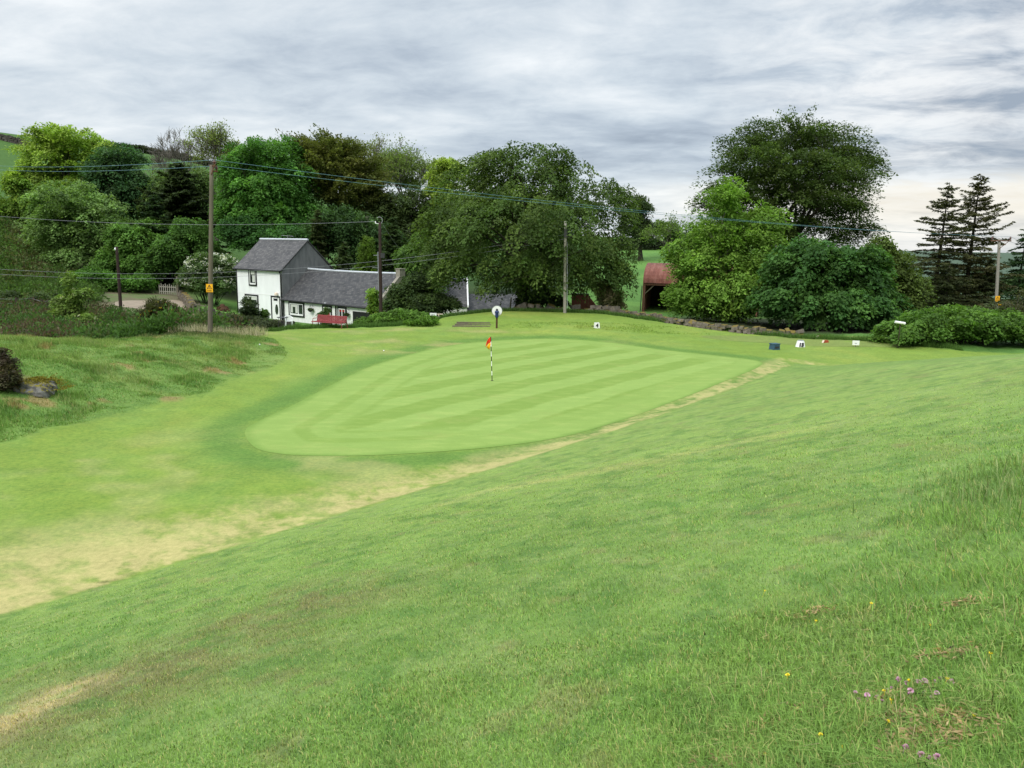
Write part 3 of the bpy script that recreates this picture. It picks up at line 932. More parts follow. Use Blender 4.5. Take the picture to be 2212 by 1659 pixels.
def patch(name, outline, mat, lift, col=None, nring=14):
    """A sheet laid on the terrain inside an outline of world points."""
    o2 = closed_spline(np.array([(p[0], p[1]) for p in outline]), 8)
    c = o2.mean(0)
    ss = np.linspace(0, 1, nring)
    pts = c + (o2 - c)[None] * ss[:, None, None]
    n = len(o2)
    x, y = pts[..., 0].ravel(), pts[..., 1].ravel()
    i, j = np.meshgrid(np.arange(nring - 1), np.arange(n), indexing='ij')
    q = np.stack([i * n + j, (i + 1) * n + j, (i + 1) * n + (j + 1) % n, i * n + (j + 1) % n], -1).reshape(-1, 4)
    if np.sum(o2[:, 0] * np.roll(o2[:, 1], -1) - np.roll(o2[:, 0], -1) * o2[:, 1]) < 0:
        q = q[:, ::-1]
    o = mesh_np(name, np.stack([x, y, H(x, y) + lift], -1), [q], mat, col=np.broadcast_to(np.array(col), (len(x), 3)) if col is not None else None, smooth=True)
    return tag(o, kind='structure')


TRACK += [tuple(G(*p)[:2]) for p in ((900, 1105), (1050, 1062), (1230, 1028), (1450, 985), (1640, 948), (1850, 905), (2080, 870))]
WORN += [tuple(G(*p)[:2]) for p in ((-150, 1640), (120, 1520), (330, 1450), (520, 1360), (680, 1285), (820, 1225))]
BARE += [tuple(G(*p)[:2]) for p in ((-120, 1625), (40, 1545), (150, 1490), (260, 1440))]
build_ground()
build_green()
patch('teeing_ground', [W(p[0], p[1], 40) if False else Z0(p[0], p[1], .2) for p in ((1516, 722), (1640, 722), (1780, 726), (1920, 733), (2010, 744), (1940, 749), (1800, 745), (1680, 736), (1560, 729))],
      M['turf'], .008, (.165, .215, .056))
M['gravel'] = plain('track_gravel', (0.27, 0.22, 0.165), 0.95, 0.1, 0.2, 1.5, 0.3)
patch('gravel_track', [ground_at(px, D) for px, D in ((245, 79), (300, 77.5), (390, 78), (404, 82), (385, 87), (330, 85), (265, 83))], M['gravel'], .04)


# ------------------------------------------------------------------ foliage
def unit(v):
    return v / np.maximum(np.linalg.norm(v, axis=-1, keepdims=True), 1e-9)


def leaf_quads(c, along, nrm, ln, wd, col):
    """Rhombic leaves: centre c, long axis, normal, size, colour."""
    n = len(c)
    along = unit(along)
    side = unit(np.cross(nrm, along))
    up = np.cross(along, side)
    ln = np.broadcast_to(ln, (n,))[:, None]; wd = np.broadcast_to(wd, (n,))[:, None]
    v = np.empty((n, 4, 3))
    v[:, 0] = c - along * ln * .5
    v[:, 1] = c + side * wd * .5 + along * ln * .06 + up * wd * .12
    v[:, 2] = c + along * ln * .5
    v[:, 3] = c - side * wd * .5 + along * ln * .06 + up * wd * .12
    f = np.arange(n * 4).reshape(n, 4)
    return v.reshape(-1, 3), f, np.repeat(col, 4, axis=0)


def lobe_points(lobes, n, rng, shell=(.55, 1.05)):
    """Points near the skins of ellipsoids; lobes rows: cx cy cz rx ry rz."""
    w = (lobes[:, 3] * lobes[:, 5]) ** .9
    k = rng.choice(len(lobes), n, p=w / w.sum())
    d = unit(rng.normal(size=(n, 3)))
    r = shell[0] + (shell[1] - shell[0]) * rng.rand(n) ** .6
    return lobes[k, :3] + d * lobes[k, 3:] * r[:, None], d, k


def crown_leaves(lobes, axis, rng, nclu, per, crad, leaf, col, flat=.35, droop=.25, tintvar=.22, lean=(0, 0), colb=None, jitter=.38, shell=(.5, 1.05), stretch=(.55, .42)):
    """Leaves of a crown: flattened sprays round cluster centres on the lobes' skins. Returns verts, faces, colours, cluster centres."""
    cc, d, _ = lobe_points(lobes, nclu, rng, shell)
    out = cc - axis
    out[:, 2] *= .35
    out = unit(out + rng.normal(size=out.shape) * .35)
    out[:, 0] += lean[0]; out[:, 1] += lean[1]
    out[:, 2] = out[:, 2] * .4 - droop + rng.normal(size=len(out)) * .18
    out = unit(out)
    sid = unit(np.cross(out, np.array([0, 0, 1.0])) + rng.normal(size=out.shape) * .15)
    up = np.cross(sid, out)
    rad = crad * (.6 + .8 * rng.rand(nclu))
    cnt = np.maximum(4, (per * (rad / crad) ** 1.6 * (.7 + .6 * rng.rand(nclu))).astype(int))
    k = np.repeat(np.arange(nclu), cnt)
    n = len(k)
    rho = rng.rand(n) ** .55
    th = rng.rand(n) * 6.2832
    ca, sa = np.cos(th), np.sin(th)
    dome = (.35 + flat) * (1 - rho**2) - .22
    q = np.stack([rho * ca * stretch[0] * 1.75, rho * sa * stretch[1] * 1.75, dome * .9 + rng.normal(size=n) * .09 - (rng.rand(n) < .25) * .3 * rng.rand(n)], -1)
    q[:, 0] += rng.normal(size=n) * .08
    p = cc[k] + (out[k] * q[:, :1] + sid[k] * q[:, 1:2] + up[k] * q[:, 2:]) * rad[k, None]
    al = unit(out[k] * (.5 + ca * rho)[:, None] + sid[k] * (sa * rho)[:, None] + rng.normal(size=(n, 3)) * .5 + np.array([0, 0, -.15]))
    nr = unit(up[k] * .7 + (out[k] * ca[:, None] + sid[k] * sa[:, None]) * (rho * .7)[:, None] + np.array([0, 0, .35]) + d[k] * .2 + rng.normal(size=(n, 3)) * jitter * .8)
    s = leaf * (.65 + .7 * rng.rand(n))
    base = np.array(col)
    cv = np.broadcast_to(base, (n, 3)).copy()
    if colb is not None:
        f = np.clip(rng.rand(nclu) * 1.6 - .5, 0, 1)[k] * .8 + .2 * rng.rand(n)
        cv = mixc(cv, np.array(colb), np.clip(f, 0, 1))
    tint = (1 + tintvar * rng.normal(size=nclu))[k] * (1 + .09 * rng.normal(size=n))
    cv = np.clip(cv * 1.28 * np.clip(tint, .5, 1.7)[:, None], .004, .6)
    v, f, cl = leaf_quads(p, al, nr, s, s * .62, cv)
    return v, f, cl, cc


def bez(a, b, c, n):
    t = np.linspace(0, 1, n)[:, None]
    return a * (1 - t)**2 + 2 * b * t * (1 - t) + c * t * t


def limbs(mb, base, top, r0, ends, rng, nmain=10, twigs=90, k=6, wob=.03):
    """A trunk from base to top, main limbs to some cluster centres, twigs to others."""
    h = np.linalg.norm(top - base)
    n = 9
    tr = base + (top - base) * np.linspace(0, 1, n)[:, None]
    tr[1:-1] += rng.normal(size=(n - 2, 3)) * h * wob * np.array([1, 1, .2])
    rr = r0 * (1 - .75 * np.linspace(0, 1, n))
    rr[0] *= 1.45; rr[1] *= 1.08
    mb.tube(tr, rr, 8)
    nodes, nrad = [tr[i] for i in range(2, n)], [rr[i] for i in range(2, n)]
    idx = rng.permutation(len(ends))
    for q, e in enumerate(idx[:nmain + twigs]):
        e = ends[e]
        main = q < nmain
        P = np.array(nodes)
        dd = np.linalg.norm(P - e, axis=1) + (P[:, 2] > e[2] - .1 * h) * h * .5
        j = int(np.argmin(dd)) if not main else int(np.argmin(np.abs(tr[2:, 2] - (base[2] + (e[2] - base[2]) * (.35 + .25 * rng.rand())))))
        a = P[j]
        L = np.linalg.norm(e - a)
        ctrl = a + (e - a) * .5 + np.array([0, 0, L * (.16 if main else .08)]) + rng.normal(size=3) * L * .07
        pts = bez(a, ctrl, e, 7 if main else 5)
        ra = min(nrad[j] * (.6 if main else .55), .02 * L + .05)
        rad = np.linspace(ra, max(.012, ra * .15), len(pts))
        mb.tube(pts, rad, 5 if main else 4, cap=False)
        if main:
            nodes += list(pts[2:]); nrad += list(rad[2:])
        else:
            nodes.append(pts[2]); nrad.append(rad[2])


def px_lobes(spec, D, rng, deep=1.0):
    out = []
    for i, s in enumerate(spec):
        px, py, rx, ry = s[:4]
        m = D / FP
        r_x, r_z = rx * m, ry * m
        r_y = .5 * (r_x + r_z) * 1.15 * deep
        dy = s[4] if len(s) > 4 else 0
        c = W(px, py, D + dy)
        out.append((c.x, c.y, c.z, r_x, r_y, r_z))
    return np.array(out)


def tree(name, label, cat, px, D, spec, nclu, per, crad, leaf, col, colb=None, r0=.3, top=None, bark='bark', seed=0, group=None, nmain=9, twigs=70, deep=1.0, basep=None, **kw):
    rng = np.random.RandomState(seed + 101)
    b = basep or ground_at(px, D)
    b = Vector((b.x, b.y, b.z - .05))
    L = px_lobes(spec, D, rng, deep)
    L[:, 3:] = np.maximum(L[:, 3:] * .45, L[:, 3:] - .40 * crad)
    hi = (L[:, 2] + L[:, 5]).max()
    lo = (L[:, 2] - L[:, 5]).min()
    m = L[:, :3].mean(0)
    topv = np.array(W(*top, D)) if top else np.array([b.x * .45 + m[0] * .55, b.y, lo + (hi - lo) * .72])
    axis = np.array([b.x * .3 + m[0] * .7, b.y * .4 + m[1] * .6, lo + (hi - lo) * .45])
    v, f, c, cc = crown_leaves(L, axis, rng, nclu, per, crad, leaf, col, colb=colb, **kw)
    o = thing(name, label, cat, b, 0, group)
    bb = np.array(b)
    keep = v.reshape(-1, 4, 3)[:, :, 2].min(1) > H(v[::4, 0], v[::4, 1]) - .02
    v = v.reshape(-1, 4, 3)[keep].reshape(-1, 3); c = c.reshape(-1, 4, 3)[keep].reshape(-1, 3)
    f = np.arange(len(v)).reshape(-1, 4)
    mesh_np('crown', v - bb, [f], M['leaf'], o, c)
    mb = MB()
    limbs(mb, np.zeros(3), topv - bb, r0, cc - bb, rng, nmain, twigs)
    mb.build('trunk', M[bark], o, True)
    return o


def bush(name, label, px, D, spec, nclu, per, crad, leaf, col, colb=None, seed=0, cat='bush', group=None, flowers=None, **kw):
    """A shrub: a dense low crown on several thin stems."""
    rng = np.random.RandomState(seed + 701)
    b = ground_at(px, D)
    L = px_lobes(spec, D, rng)
    L[:, 3:] = np.maximum(L[:, 3:] * .45, L[:, 3:] - .40 * crad)
    hi = (L[:, 2] + L[:, 5]).max()
    axis = np.array([b.x, b.y, b.z])
    v, f, c, cc = crown_leaves(L, axis, rng, nclu, per, crad, leaf, col, colb=colb, **kw)
    o = thing(name, label, cat, b, 0, group)
    bb = np.array(b)
    keep = v.reshape(-1, 4, 3)[:, :, 2].min(1) > H(v[::4, 0], v[::4, 1]) - .02
    v = v.reshape(-1, 4, 3)[keep].reshape(-1, 3); c = c.reshape(-1, 4, 3)[keep].reshape(-1, 3)
    mesh_np('crown', v - bb, [np.arange(len(v)).reshape(-1, 4)], M['leaf'], o, c)
    mb = MB()
    for q in rng.choice(len(cc), min(26, len(cc)), replace=False):
        e = cc[q] - bb
        a = np.array([e[0] * .3 + rng.normal() * .12, e[1] * .3 + rng.normal() * .12, -.05])
        mb.tube(bez(a, a + (e - a) * .5 + np.array([0, 0, .2 * np.linalg.norm(e)]), e, 5), np.linspace(.045, .012, 5), 4, cap=False)
    mb.build('stems', M['bark'], o, True)
    if flowers:
        nf, fs, fc = flowers
        p, d, _ = lobe_points(L, nf * 3, rng, (.95, 1.1))
        p = p[(d[:, 2] > -.3)][:nf]
        k = 7
        pk = np.repeat(p, k, axis=0) + rng.normal(size=(len(p) * k, 3)) * fs * .55 * np.array([1, 1, .5])
        v, f, c = leaf_quads(pk - bb, rng.normal(size=pk.shape), np.array([0, -.3, 1.0]) + rng.normal(size=pk.shape) * .4, fs * .7, fs * .55, np.broadcast_to(np.array(fc), pk.shape))
        mesh_np('blossom', v, [f], M['leaf'], o, c)
    return o


def spruce(name, label, px, D, ytop, wpx, col, seed=0, ybot=None, step=.55, dens=1.0, sag=.18, group=None, curve=1.15, tips=None, leafs=1.0):
    """A conifer of open whorls; wpx = half width of the lowest whorl in survey pixels."""
    rng = np.random.RandomState(seed + 303)
    b = ground_at(px, D)
    tp = W(px, ytop, D)
    h = tp.z - b.z
    z0 = (W(px, ybot, D).z - b.z) if ybot else .06 * h
    rw = wpx * D / FP
    o = thing(name, label, 'conifer tree', b, 0, group)
    mb = MB()
    lean = rng.normal(size=2) * .012 * h
    mb.tube([(lean[0] * (s / 8)**2, lean[1] * (s / 8)**2, -.05 + h * s / 8) for s in range(9)], [max(.02, .022 * h * (1 - s / 8.2)) for s in range(9)], 7)
    pts, als, nrs = [], [], []
    z = z0
    while z < h - .25:
        fr = 1 - (z - z0) / (h - z0)
        L0 = rw * fr ** (1 / curve) * (.85 + .3 * rng.rand()) + .12
        k = max(3, int((4 + 3 * fr) * dens))
        ph = rng.rand() * 6.28
        for q in range(k):
            a = ph + 6.283 * q / k + rng.normal() * .25
            L = L0 * (.42 + .78 * rng.rand())
            dr = np.array([math.cos(a), math.sin(a), 0])
            zz = z + rng.normal() * .25
            e = dr * L + np.array([0, 0, (-sag + rng.normal() * .10) * L + .20 * L * (fr < .45)])
            ctrl = dr * L * .5 + np.array([0, 0, -sag * L * .75 + .05 * L])
            s0 = np.array([lean[0] * (zz / h)**2, lean[1] * (zz / h)**2, zz])
            bp = bez(s0, s0 + ctrl, s0 + e, 6)
            mb.tube(bp, np.linspace(.012 + .012 * L, .008, 6), 3, cap=False)
            m_ = max(5, int(34 * L * dens))
            t = .12 + .88 * rng.rand(m_) ** .8
            c = bez(s0, s0 + ctrl, s0 + e, 40)[(t * 39).astype(int)]
            sd = np.array([-dr[1], dr[0], 0])
            w = (rng.rand(m_) - .5) * 2 * (.32 * L * (1 - t) + .10)
            al = unit(dr * .75 + sd * np.sign(w)[:, None] * .8 + np.array([0, 0, -.25]) + rng.normal(size=(m_, 3)) * .3)
            p = c + sd * w[:, None] + np.array([0, 0, -.10]) * np.abs(w)[:, None] + rng.normal(size=(m_, 3)) * .05
            pts.append(p); als.append(al); nrs.append(np.array([0, 0, 1.0]) + rng.normal(size=(m_, 3)) * .5)
        z += step * (.5 + .6 * fr) * (.8 + .4 * rng.rand())
    p, al, nr = np.concatenate(pts), np.concatenate(als), np.concatenate(nrs)
    n = len(p)
    cv = np.array(col) * (1 + .22 * rng.normal(size=n))[:, None]
    if tips is not None:
        cv = mixc(cv, np.array(tips), (rng.rand(n) < .25) * .8)
    v, f, c = leaf_quads(p, al, nr, (.30 + .26 * rng.rand(n)) * leafs, .125 * leafs, np.clip(cv, .004, .5))
    mesh_np('crown', v, [f], M['leaf'], o, c)
    mb.build('trunk', M['bark'], o, True)
    return o


def bare_tree(name, label, px, D, tops, seed=0, r0=.22, leaves=None, group=None, depth=5, spread=.5, bark='barkgrey', twig=.02, cat='tree'):
    """An open tree of forking twigs, reaching for the given survey points, with few leaves or none."""
    rng = np.random.RandomState(seed + 909)
    b = ground_at(px, D)
    o = thing(name, label, cat, b, 0, group)
    mb = MB()
    ends = []

    def grow(p, d, L, r, lv):
        n = 4
        pts, q = [p], p
        for s in range(n):
            d = unit(d + rng.normal(size=3) * .13 + np.array([0, 0, .05]))
            q = q + d * L / n
            pts.append(q)
        mb.tube(pts, np.linspace(r, max(twig * .6, r * .6), n + 1), 5 if lv < 2 else 3, cap=False)
        if lv >= depth:
            ends.append((q, d)); return
        for k in range(2 + (rng.rand() < .6) + (lv > 2)):
            nd = unit(d + rng.normal(size=3) * spread * np.array([1, 1, .75]) + np.array([0, 0, .12]))
            st = pts[-1] if k < 2 else pts[-2]
            grow(st, nd, L * (.62 + .22 * rng.rand()), max(twig, r * .58), lv + 1)

    tr = np.zeros(3)
    fork = None
    for i, (tx, ty) in enumerate(tops):
        e = np.array(W(tx, ty, D + rng.normal() * 1.0)) - np.array(b)
        if fork is None:
            fork = e * np.array([.25, .25, .38])
            mb.tube([(0, 0, -.1), fork * .5 + rng.normal(size=3) * .12, fork], [r0 * 1.3, r0, r0 * .85], 7)
        dd = e - fork
        L = np.linalg.norm(dd)
        grow(fork, unit(dd), L * .33, r0 * .55, 1)
    mb.build('trunk', M[bark], o, True)
    if leaves:
        per, size, col, sp = leaves
        E_, Dn = np.array([e[0] for e in ends]), np.array([e[1] for e in ends])
        k = np.repeat(np.arange(len(E_)), per)
        p = E_[k] + rng.normal(size=(len(k), 3)) * sp * np.array([1, 1, .6])
        cv = np.array(col) * (1 + .2 * rng.normal(size=(len(E_), 1)))[k] * (1 + .12 * rng.normal(size=(len(k), 1)))
        v, f, c = leaf_quads(p, Dn[k] + rng.normal(size=p.shape) * .7, np.array([0, 0, 1.0]) + rng.normal(size=p.shape) * .7, size * (.7 + .6 * rng.rand(len(k))), size * .55, np.clip(cv, .004, .6))
        mesh_np('crown', v, [f], M['leaf'], o, c)
    return o


# base colours of foliage
BEECH, BEECH2 = (.048, .084, .020), (.090, .132, .030)
COPPER, COPPER2 = (.078, .100, .026), (.108, .112, .032)
SYC, SYC2 = (.060, .150, .030), (.100, .215, .040)
LIGHT, LIGHT2 = (.120, .215, .038), (.19, .295, .05)
YELLOW, YELLOW2 = (.18, .25, .034), (.26, .32, .055)
DARKG, DARKG2 = (.040, .094, .032), (.064, .130, .042)
MAPLE, MAPLE2 = (.038, .092, .024), (.074, .150, .034)
CONI = (.026, .042, .020)

# ---- the two big beeches and the shrubs below them
tree('beech_tree', 'huge dark green beech with drooping branches behind the grey pole and the round white sign', 'tree', 1130, 68,
     [(1130, 395, 115, 78, 0), (1040, 420, 95, 85, 2), (1225, 420, 105, 85, 1), (1130, 430, 150, 95, 6), (990, 490, 85, 80, -1), (1315, 480, 62, 85, 1),
      (1090, 510, 130, 95, -5), (1215, 530, 110, 85, -4), (965, 560, 66, 56, -2), (1335, 560, 48, 60, -2), (1035, 585, 90, 48, -5), (1180, 600, 110, 42, -2), (1290, 590, 75, 42, -2),
      (1130, 500, 160, 100, 7), (1080, 340, 70, 30, -1), (1180, 345, 70, 32, 1), (1345, 430, 40, 45, 2), (1340, 590, 32, 34, -3), (940, 520, 40, 50, 0), (1110, 620, 90, 30, -1)],
     1150, 90, 1.05, .235, BEECH, BEECH2, r0=.6, top=(1130, 400), seed=1, nmain=14, twigs=160, droop=.6, flat=.3, tintvar=.25, lean=(-.25, 0), stretch=(.72, .36))
tree('lime_tree', 'dark tree whose crown fills the view behind the drooping beech', 'tree', 1120, 105, [(1060, 480, 90, 70, 0), (1160, 490, 100, 70, 0), (1110, 560, 120, 60, 0), (1240, 540, 70, 50, 0)], 420, 70, 1.2, .34, (.030, .060, .020), (.045, .085, .024), r0=.35, seed=70, droop=.3)  # leaves have a dark green base colour
tree('beech_tree', 'tall beech with wide umbrella crown, sky showing round its forked trunk', 'tree', 1700, 82,
     [(1612, 318, 48, 30, -1), (1695, 294, 88, 36, 0), (1785, 310, 88, 42, 1), (1850, 350, 52, 32, 0), (1640, 360, 92, 42, -3), (1740, 372, 115, 48, -2), (1835, 398, 60, 34, -3),
      (1575, 372, 30, 16, -1), (1535, 408, 40, 9, -2), (1730, 340, 130, 60, 5), (1820, 360, 80, 45, 4), (1800, 485, 80, 24, -2), (1650, 490, 80, 40, -2), (1560, 440, 60, 35, -2),
      (1740, 515, 120, 34, 1), (1845, 445, 45, 18, -1), (1640, 425, 80, 30, -3), (1780, 432, 70, 22, -4), (1600, 500, 70, 45, 1), (1860, 500, 40, 24, 0), (1640, 455, 70, 30, 2), (1800, 440, 75, 26, 3), (1690, 400, 100, 40, 4), (1580, 420, 40, 36, 2), (1790, 460, 85, 26, 1)],
     1300, 92, 1.15, .24, (.042, .072, .018), (.076, .108, .026), r0=.62, top=(1715, 395), seed=2, nmain=18, twigs=200, droop=.0, flat=.28, tintvar=.25, lean=(.15, 0), shell=(.6, 1.08), stretch=(.85, .33))
tree('sycamore_tree', 'light green young sycamore leaning over the rusty barn roof', 'tree', 1575, 62,
     [(1568, 425, 44, 38, 0), (1560, 505, 85, 55, 1), (1500, 560, 66, 48, 0), (1620, 545, 85, 62, 0), (1530, 635, 90, 46, -1), (1625, 635, 90, 46, -2), (1482, 650, 32, 28, -1), (1560, 590, 115, 65, 2), (1650, 480, 50, 40, 0), (1540, 680, 80, 22, -1), (1470, 560, 30, 26, 0)],
     800, 70, .85, .24, LIGHT, (.14, .23, .036), r0=.16, top=(1570, 450), seed=3, droop=.15, flat=.4, tintvar=.25, bark='barkgrey', shell=(.5, 1.1))
tree('maple_tree', 'dense dark blue-green maple growing down to the grass at the end of the stone wall', 'tree', 1800, 57,
     [(1760, 585, 105, 62, 0), (1850, 590, 85, 60, 0), (1690, 650, 75, 52, -1), (1790, 665, 105, 46, -2), (1870, 670, 85, 45, -2), (1800, 620, 130, 70, 2), (1740, 545, 50, 35, 1)],
     560, 80, .85, .29, MAPLE, MAPLE2, r0=.2, top=(1800, 560), seed=4, droop=.35, flat=.45, tintvar=.28)
tree('hazel_tree', 'olive green bushy tree between the dark maple and the dead-looking spruces', 'tree', 1930, 62,
     [(1915, 590, 65, 55, 0), (1950, 640, 55, 55, -1), (1900, 545, 40, 30, 0), (1960, 690, 45, 30, -1)],
     260, 70, .8, .25, (.060, .088, .020), (.085, .125, .028), r0=.14, seed=5, droop=.2, flat=.4)
spruce('spruce_tree', 'slimmer of the two brown-tinged spruces standing above the low mound of shrubs', 2010, 84, 392, 120, (.078, .086, .036), 1, ybot=660, sag=.05, step=.58, dens=1.05, curve=1.25, leafs=1.0)
spruce('spruce_tree', 'taller of the two brown-tinged spruces, its top above everything near the right pole', 2076, 86, 376, 140, (.082, .082, .036), 2, ybot=655, sag=.01, step=.56, dens=1.05, curve=1.15, leafs=1.0)
spruce('spruce_tree', 'green spruce just behind the right-hand power pole', 2186, 92, 490, 90, (.032, .066, .022), 3, ybot=690, step=.5, curve=1.1)
spruce('spruce_tree', 'low dark spruce filling the space under the two tall brown-tinged spruces', 2035, 80, 572, 110, (.046, .058, .024), 4, step=.5, dens=1.1, curve=1.2, sag=.0)
spruce('spruce_tree', 'low brownish spruce at the foot of the right-hand power pole', 2118, 84, 560, 110, (.050, .060, .026), 5, step=.5, dens=1.1, curve=1.2, sag=.0)
bush('spreading_juniper', 'wide low mound of feathery green shrub behind the third tee', 2060, 47,
     [(2060, 700, 110, 40, 0), (1962, 718, 75, 28, -1), (2150, 706, 95, 38, 0), (2240, 720, 60, 34, 0), (2070, 684, 90, 26, 2)],
     420, 75, .62, .20, (.058, .118, .022), (.10, .18, .032), seed=6, droop=.1, flat=.25, tintvar=.25)
bush('bramble_bush', 'straggly grey-brown bush round the foot of the right-hand pole', 2170, 62, [(2165, 668, 40, 24, 0), (2200, 690, 30, 30, 0), (2215, 650, 26, 30, 1)], 60, 50, .7, .2, (.07, .066, .034), (.055, .085, .03), seed=7)
bare_tree('elder_sapling', 'thin pale sapling against the sky right of the umbrella beech', 1908, 70, [(1905, 508), (1915, 520)], 3, r0=.05, leaves=(9, .2, (.13, .19, .045), .25), depth=3, twig=.012, cat='tree')
bare_tree('ash_sapling', 'thin feathery sapling against the sky between the two beeches', 1448, 95, [(1447, 440), (1440, 458), (1458, 470)], 4, r0=.09, leaves=(14, .26, (.13, .20, .045), .4), depth=4, twig=.014, cat='tree')
tree('field_tree', 'distant rounded tree in the field behind the drooping beech', 'tree', 1383, 150,
     [(1380, 450, 28, 26, 0), (1372, 490, 36, 34, -1), (1392, 500, 24, 26, 0)], 150, 70, 1.5, .46, (.036, .058, .022), (.06, .085, .03), r0=.45, seed=8)
tree('field_tree', 'pale green distant tree by the hedge right of the hawthorn-lined field', 'tree', 1446, 160, [(1447, 500, 28, 22, 0), (1425, 492, 16, 14, 0)], 80, 60, 1.3, .42, (.085, .135, .04), r0=.3, seed=9)
tree('field_tree', 'far dark tree on the skyline beyond the bright meadow', 'tree', 1490, 210, [(1480, 515, 30, 16, 0), (1510, 512, 30, 20, 0)], 90, 60, 1.8, .5, (.036, .062, .03), r0=.3, seed=10)

for _i, (_p, _l, _sd) in enumerate((([(1975, 618, 34, 20, 0), (2005, 625, 26, 18, 0)], 'far dark tree low in the valley behind the slimmer tall spruce', 71),
                               ([(2040, 612, 36, 22, 0), (2075, 620, 28, 20, 0)], 'far dark tree low in the valley between the two tall spruces', 72),
                               ([(2110, 610, 36, 24, 0), (2150, 618, 30, 22, 0)], 'far dark tree low in the valley left of the cross-armed pole', 73),
                               ([(2200, 612, 30, 24, 0), (2240, 616, 30, 22, 0)], 'far dark tree low in the valley right of the cross-armed pole', 74))):
    tree('valley_tree', _l, 'tree', _p[0][0], 170 + 8 * _i, _p, 120, 60, 1.7, .5, (.036, .060, .026), (.055, .085, .032), r0=.35, seed=_sd, nmain=6, twigs=20)

# ---- the wood behind the farmhouse
tree('sycamore_tree', 'tall yellow-green sycamore with a domed top against the sky above the hillside', 'tree', 150, 122,
     [(142, 298, 76, 26, 0), (110, 345, 70, 40, 0), (180, 350, 80, 42, 2), (75, 400, 50, 42, -1), (150, 420, 90, 55, 2), (235, 335, 40, 30, 0), (120, 300, 40, 18, 2)],
     620, 75, 1.5, .42, (.175, .265, .045), (.27, .36, .07), r0=.55, top=(150, 320), seed=20, droop=.05, flat=.28, tintvar=.2, nmain=14, twigs=110, shell=(.6, 1.1))
tree('sycamore_tree', 'dark blue-green rounded tree beside the domed yellow-green sycamore', 'tree', 262, 116,
     [(262, 345, 52, 34, 0), (250, 400, 62, 45, -1), (300, 420, 40, 45, 0), (215, 370, 35, 35, 0), (265, 450, 62, 35, 0)], 420, 75, 1.35, .38, DARKG, (.048, .086, .034), r0=.4, seed=21, droop=.25, flat=.4)
tree('whitebeam_tree', 'grey-green bushy tree low in front of the domed sycamore', 'tree', 150, 102,
     [(150, 440, 80, 55, 0), (120, 500, 60, 50, -1), (210, 480, 70, 60, 0), (165, 560, 70, 40, -1), (235, 540, 50, 45, 0)], 560, 75, 1.2, .34, (.115, .19, .055), (.165, .25, .08), r0=.35, seed=22, droop=.15, flat=.35)
tree('rowan_tree', 'small bright green tree at the edge of the brown hillside', 'tree', 45, 118, [(40, 400, 36, 32, 0), (60, 440, 36, 30, 0), (20, 450, 28, 22, 0)], 200, 60, 1.2, .36, LIGHT, YELLOW, r0=.25, seed=23)
spruce('spruce_tree', 'dark spruce left of the tall power pole, its tip below the bare twigs', 394, 108, 350, 150, (.050, .074, .028), 24, step=.55, dens=1.6, curve=1.35, leafs=1.6)
spruce('spruce_tree', 'smaller dark spruce in front of the wood behind the gateway', 345, 100, 420, 80, (.036, .066, .024), 25, step=.55, dens=1.2, curve=1.4, leafs=1.4)
bare_tree('dying_ash_tree', 'leafless grey tree of fine twigs on the skyline beside the tall pole', 400, 136, [(372, 290), (400, 275), (425, 300), (360, 320)], 26, r0=.3, depth=6, twig=.03, spread=.42)
bare_tree('dying_ash_tree', 'small leafless tree on the skyline left of the larger bare one', 340, 138, [(318, 330), (345, 335), (275, 325)], 27, r0=.24, depth=5, twig=.03, spread=.45)
bare_tree('ash_tree', 'tall thin-leaved pale ash on the skyline above the tall pole', 470, 134, [(455, 282), (490, 285), (525, 300), (440, 300)], 28, r0=.34, depth=6, twig=.028, spread=.45, leaves=(5, .34, (.20, .25, .075), .55))
bare_tree('ash_tree', 'thin-leaved ash peeping over the green sycamore', 560, 136, [(548, 292), (570, 300), (585, 305)], 29, r0=.26, depth=5, twig=.028, spread=.45, leaves=(6, .34, (.19, .24, .07), .6))
tree('birch_tree', 'thin green tree filling the gap between the tall pole and the dark spruce', 'tree', 440, 112, [(440, 400, 34, 36, 0), (425, 450, 36, 40, 0), (455, 470, 30, 40, 0), (350, 400, 24, 30, 2), (335, 450, 34, 40, 3)], 260, 50, 1.2, .34, (.060, .100, .030), (.10, .15, .04), r0=.2, seed=75)
tree('sycamore_tree', 'large rich green sycamore directly behind the house roof and the tall pole', 'tree', 575, 106,
     [(570, 340, 78, 38, 0), (520, 370, 55, 45, -1), (620, 380, 60, 42, 0), (560, 410, 90, 45, -2), (510, 450, 50, 50, -1), (630, 450, 55, 50, 0), (570, 470, 90, 45, -2), (600, 330, 60, 30, 2), (580, 420, 110, 80, 3)],
     760, 80, 1.25, .36, SYC, SYC2, r0=.5, top=(570, 360), seed=30, droop=.2, flat=.4, tintvar=.25, nmain=12, twigs=100)
tree('copper_beech_tree', 'broad brown-tinted beech with a windswept top between the green sycamore and the pale ashes', 'tree', 740, 112,
     [(650, 325, 50, 28, 0), (710, 322, 70, 30, 0), (760, 355, 62, 40, 0), (690, 370, 70, 42, -2), (800, 400, 45, 35, 0), (740, 410, 80, 40, -1), (720, 350, 90, 45, 4), (800, 440, 50, 28, 0)],
     700, 85, 1.3, .34, COPPER, COPPER2, r0=.5, top=(730, 370), seed=31, droop=-.35, flat=.4, tintvar=.18, nmain=14, twigs=120, lean=(.3, 0), stretch=(.75, .36))
bare_tree('ash_tree', 'sparse pale ash rising behind the brown-tinted beech', 800, 134, [(775, 315), (800, 330), (825, 350), (760, 312)], 32, r0=.3, depth=6, twig=.028, spread=.45, leaves=(4, .34, (.19, .225, .085), .6))
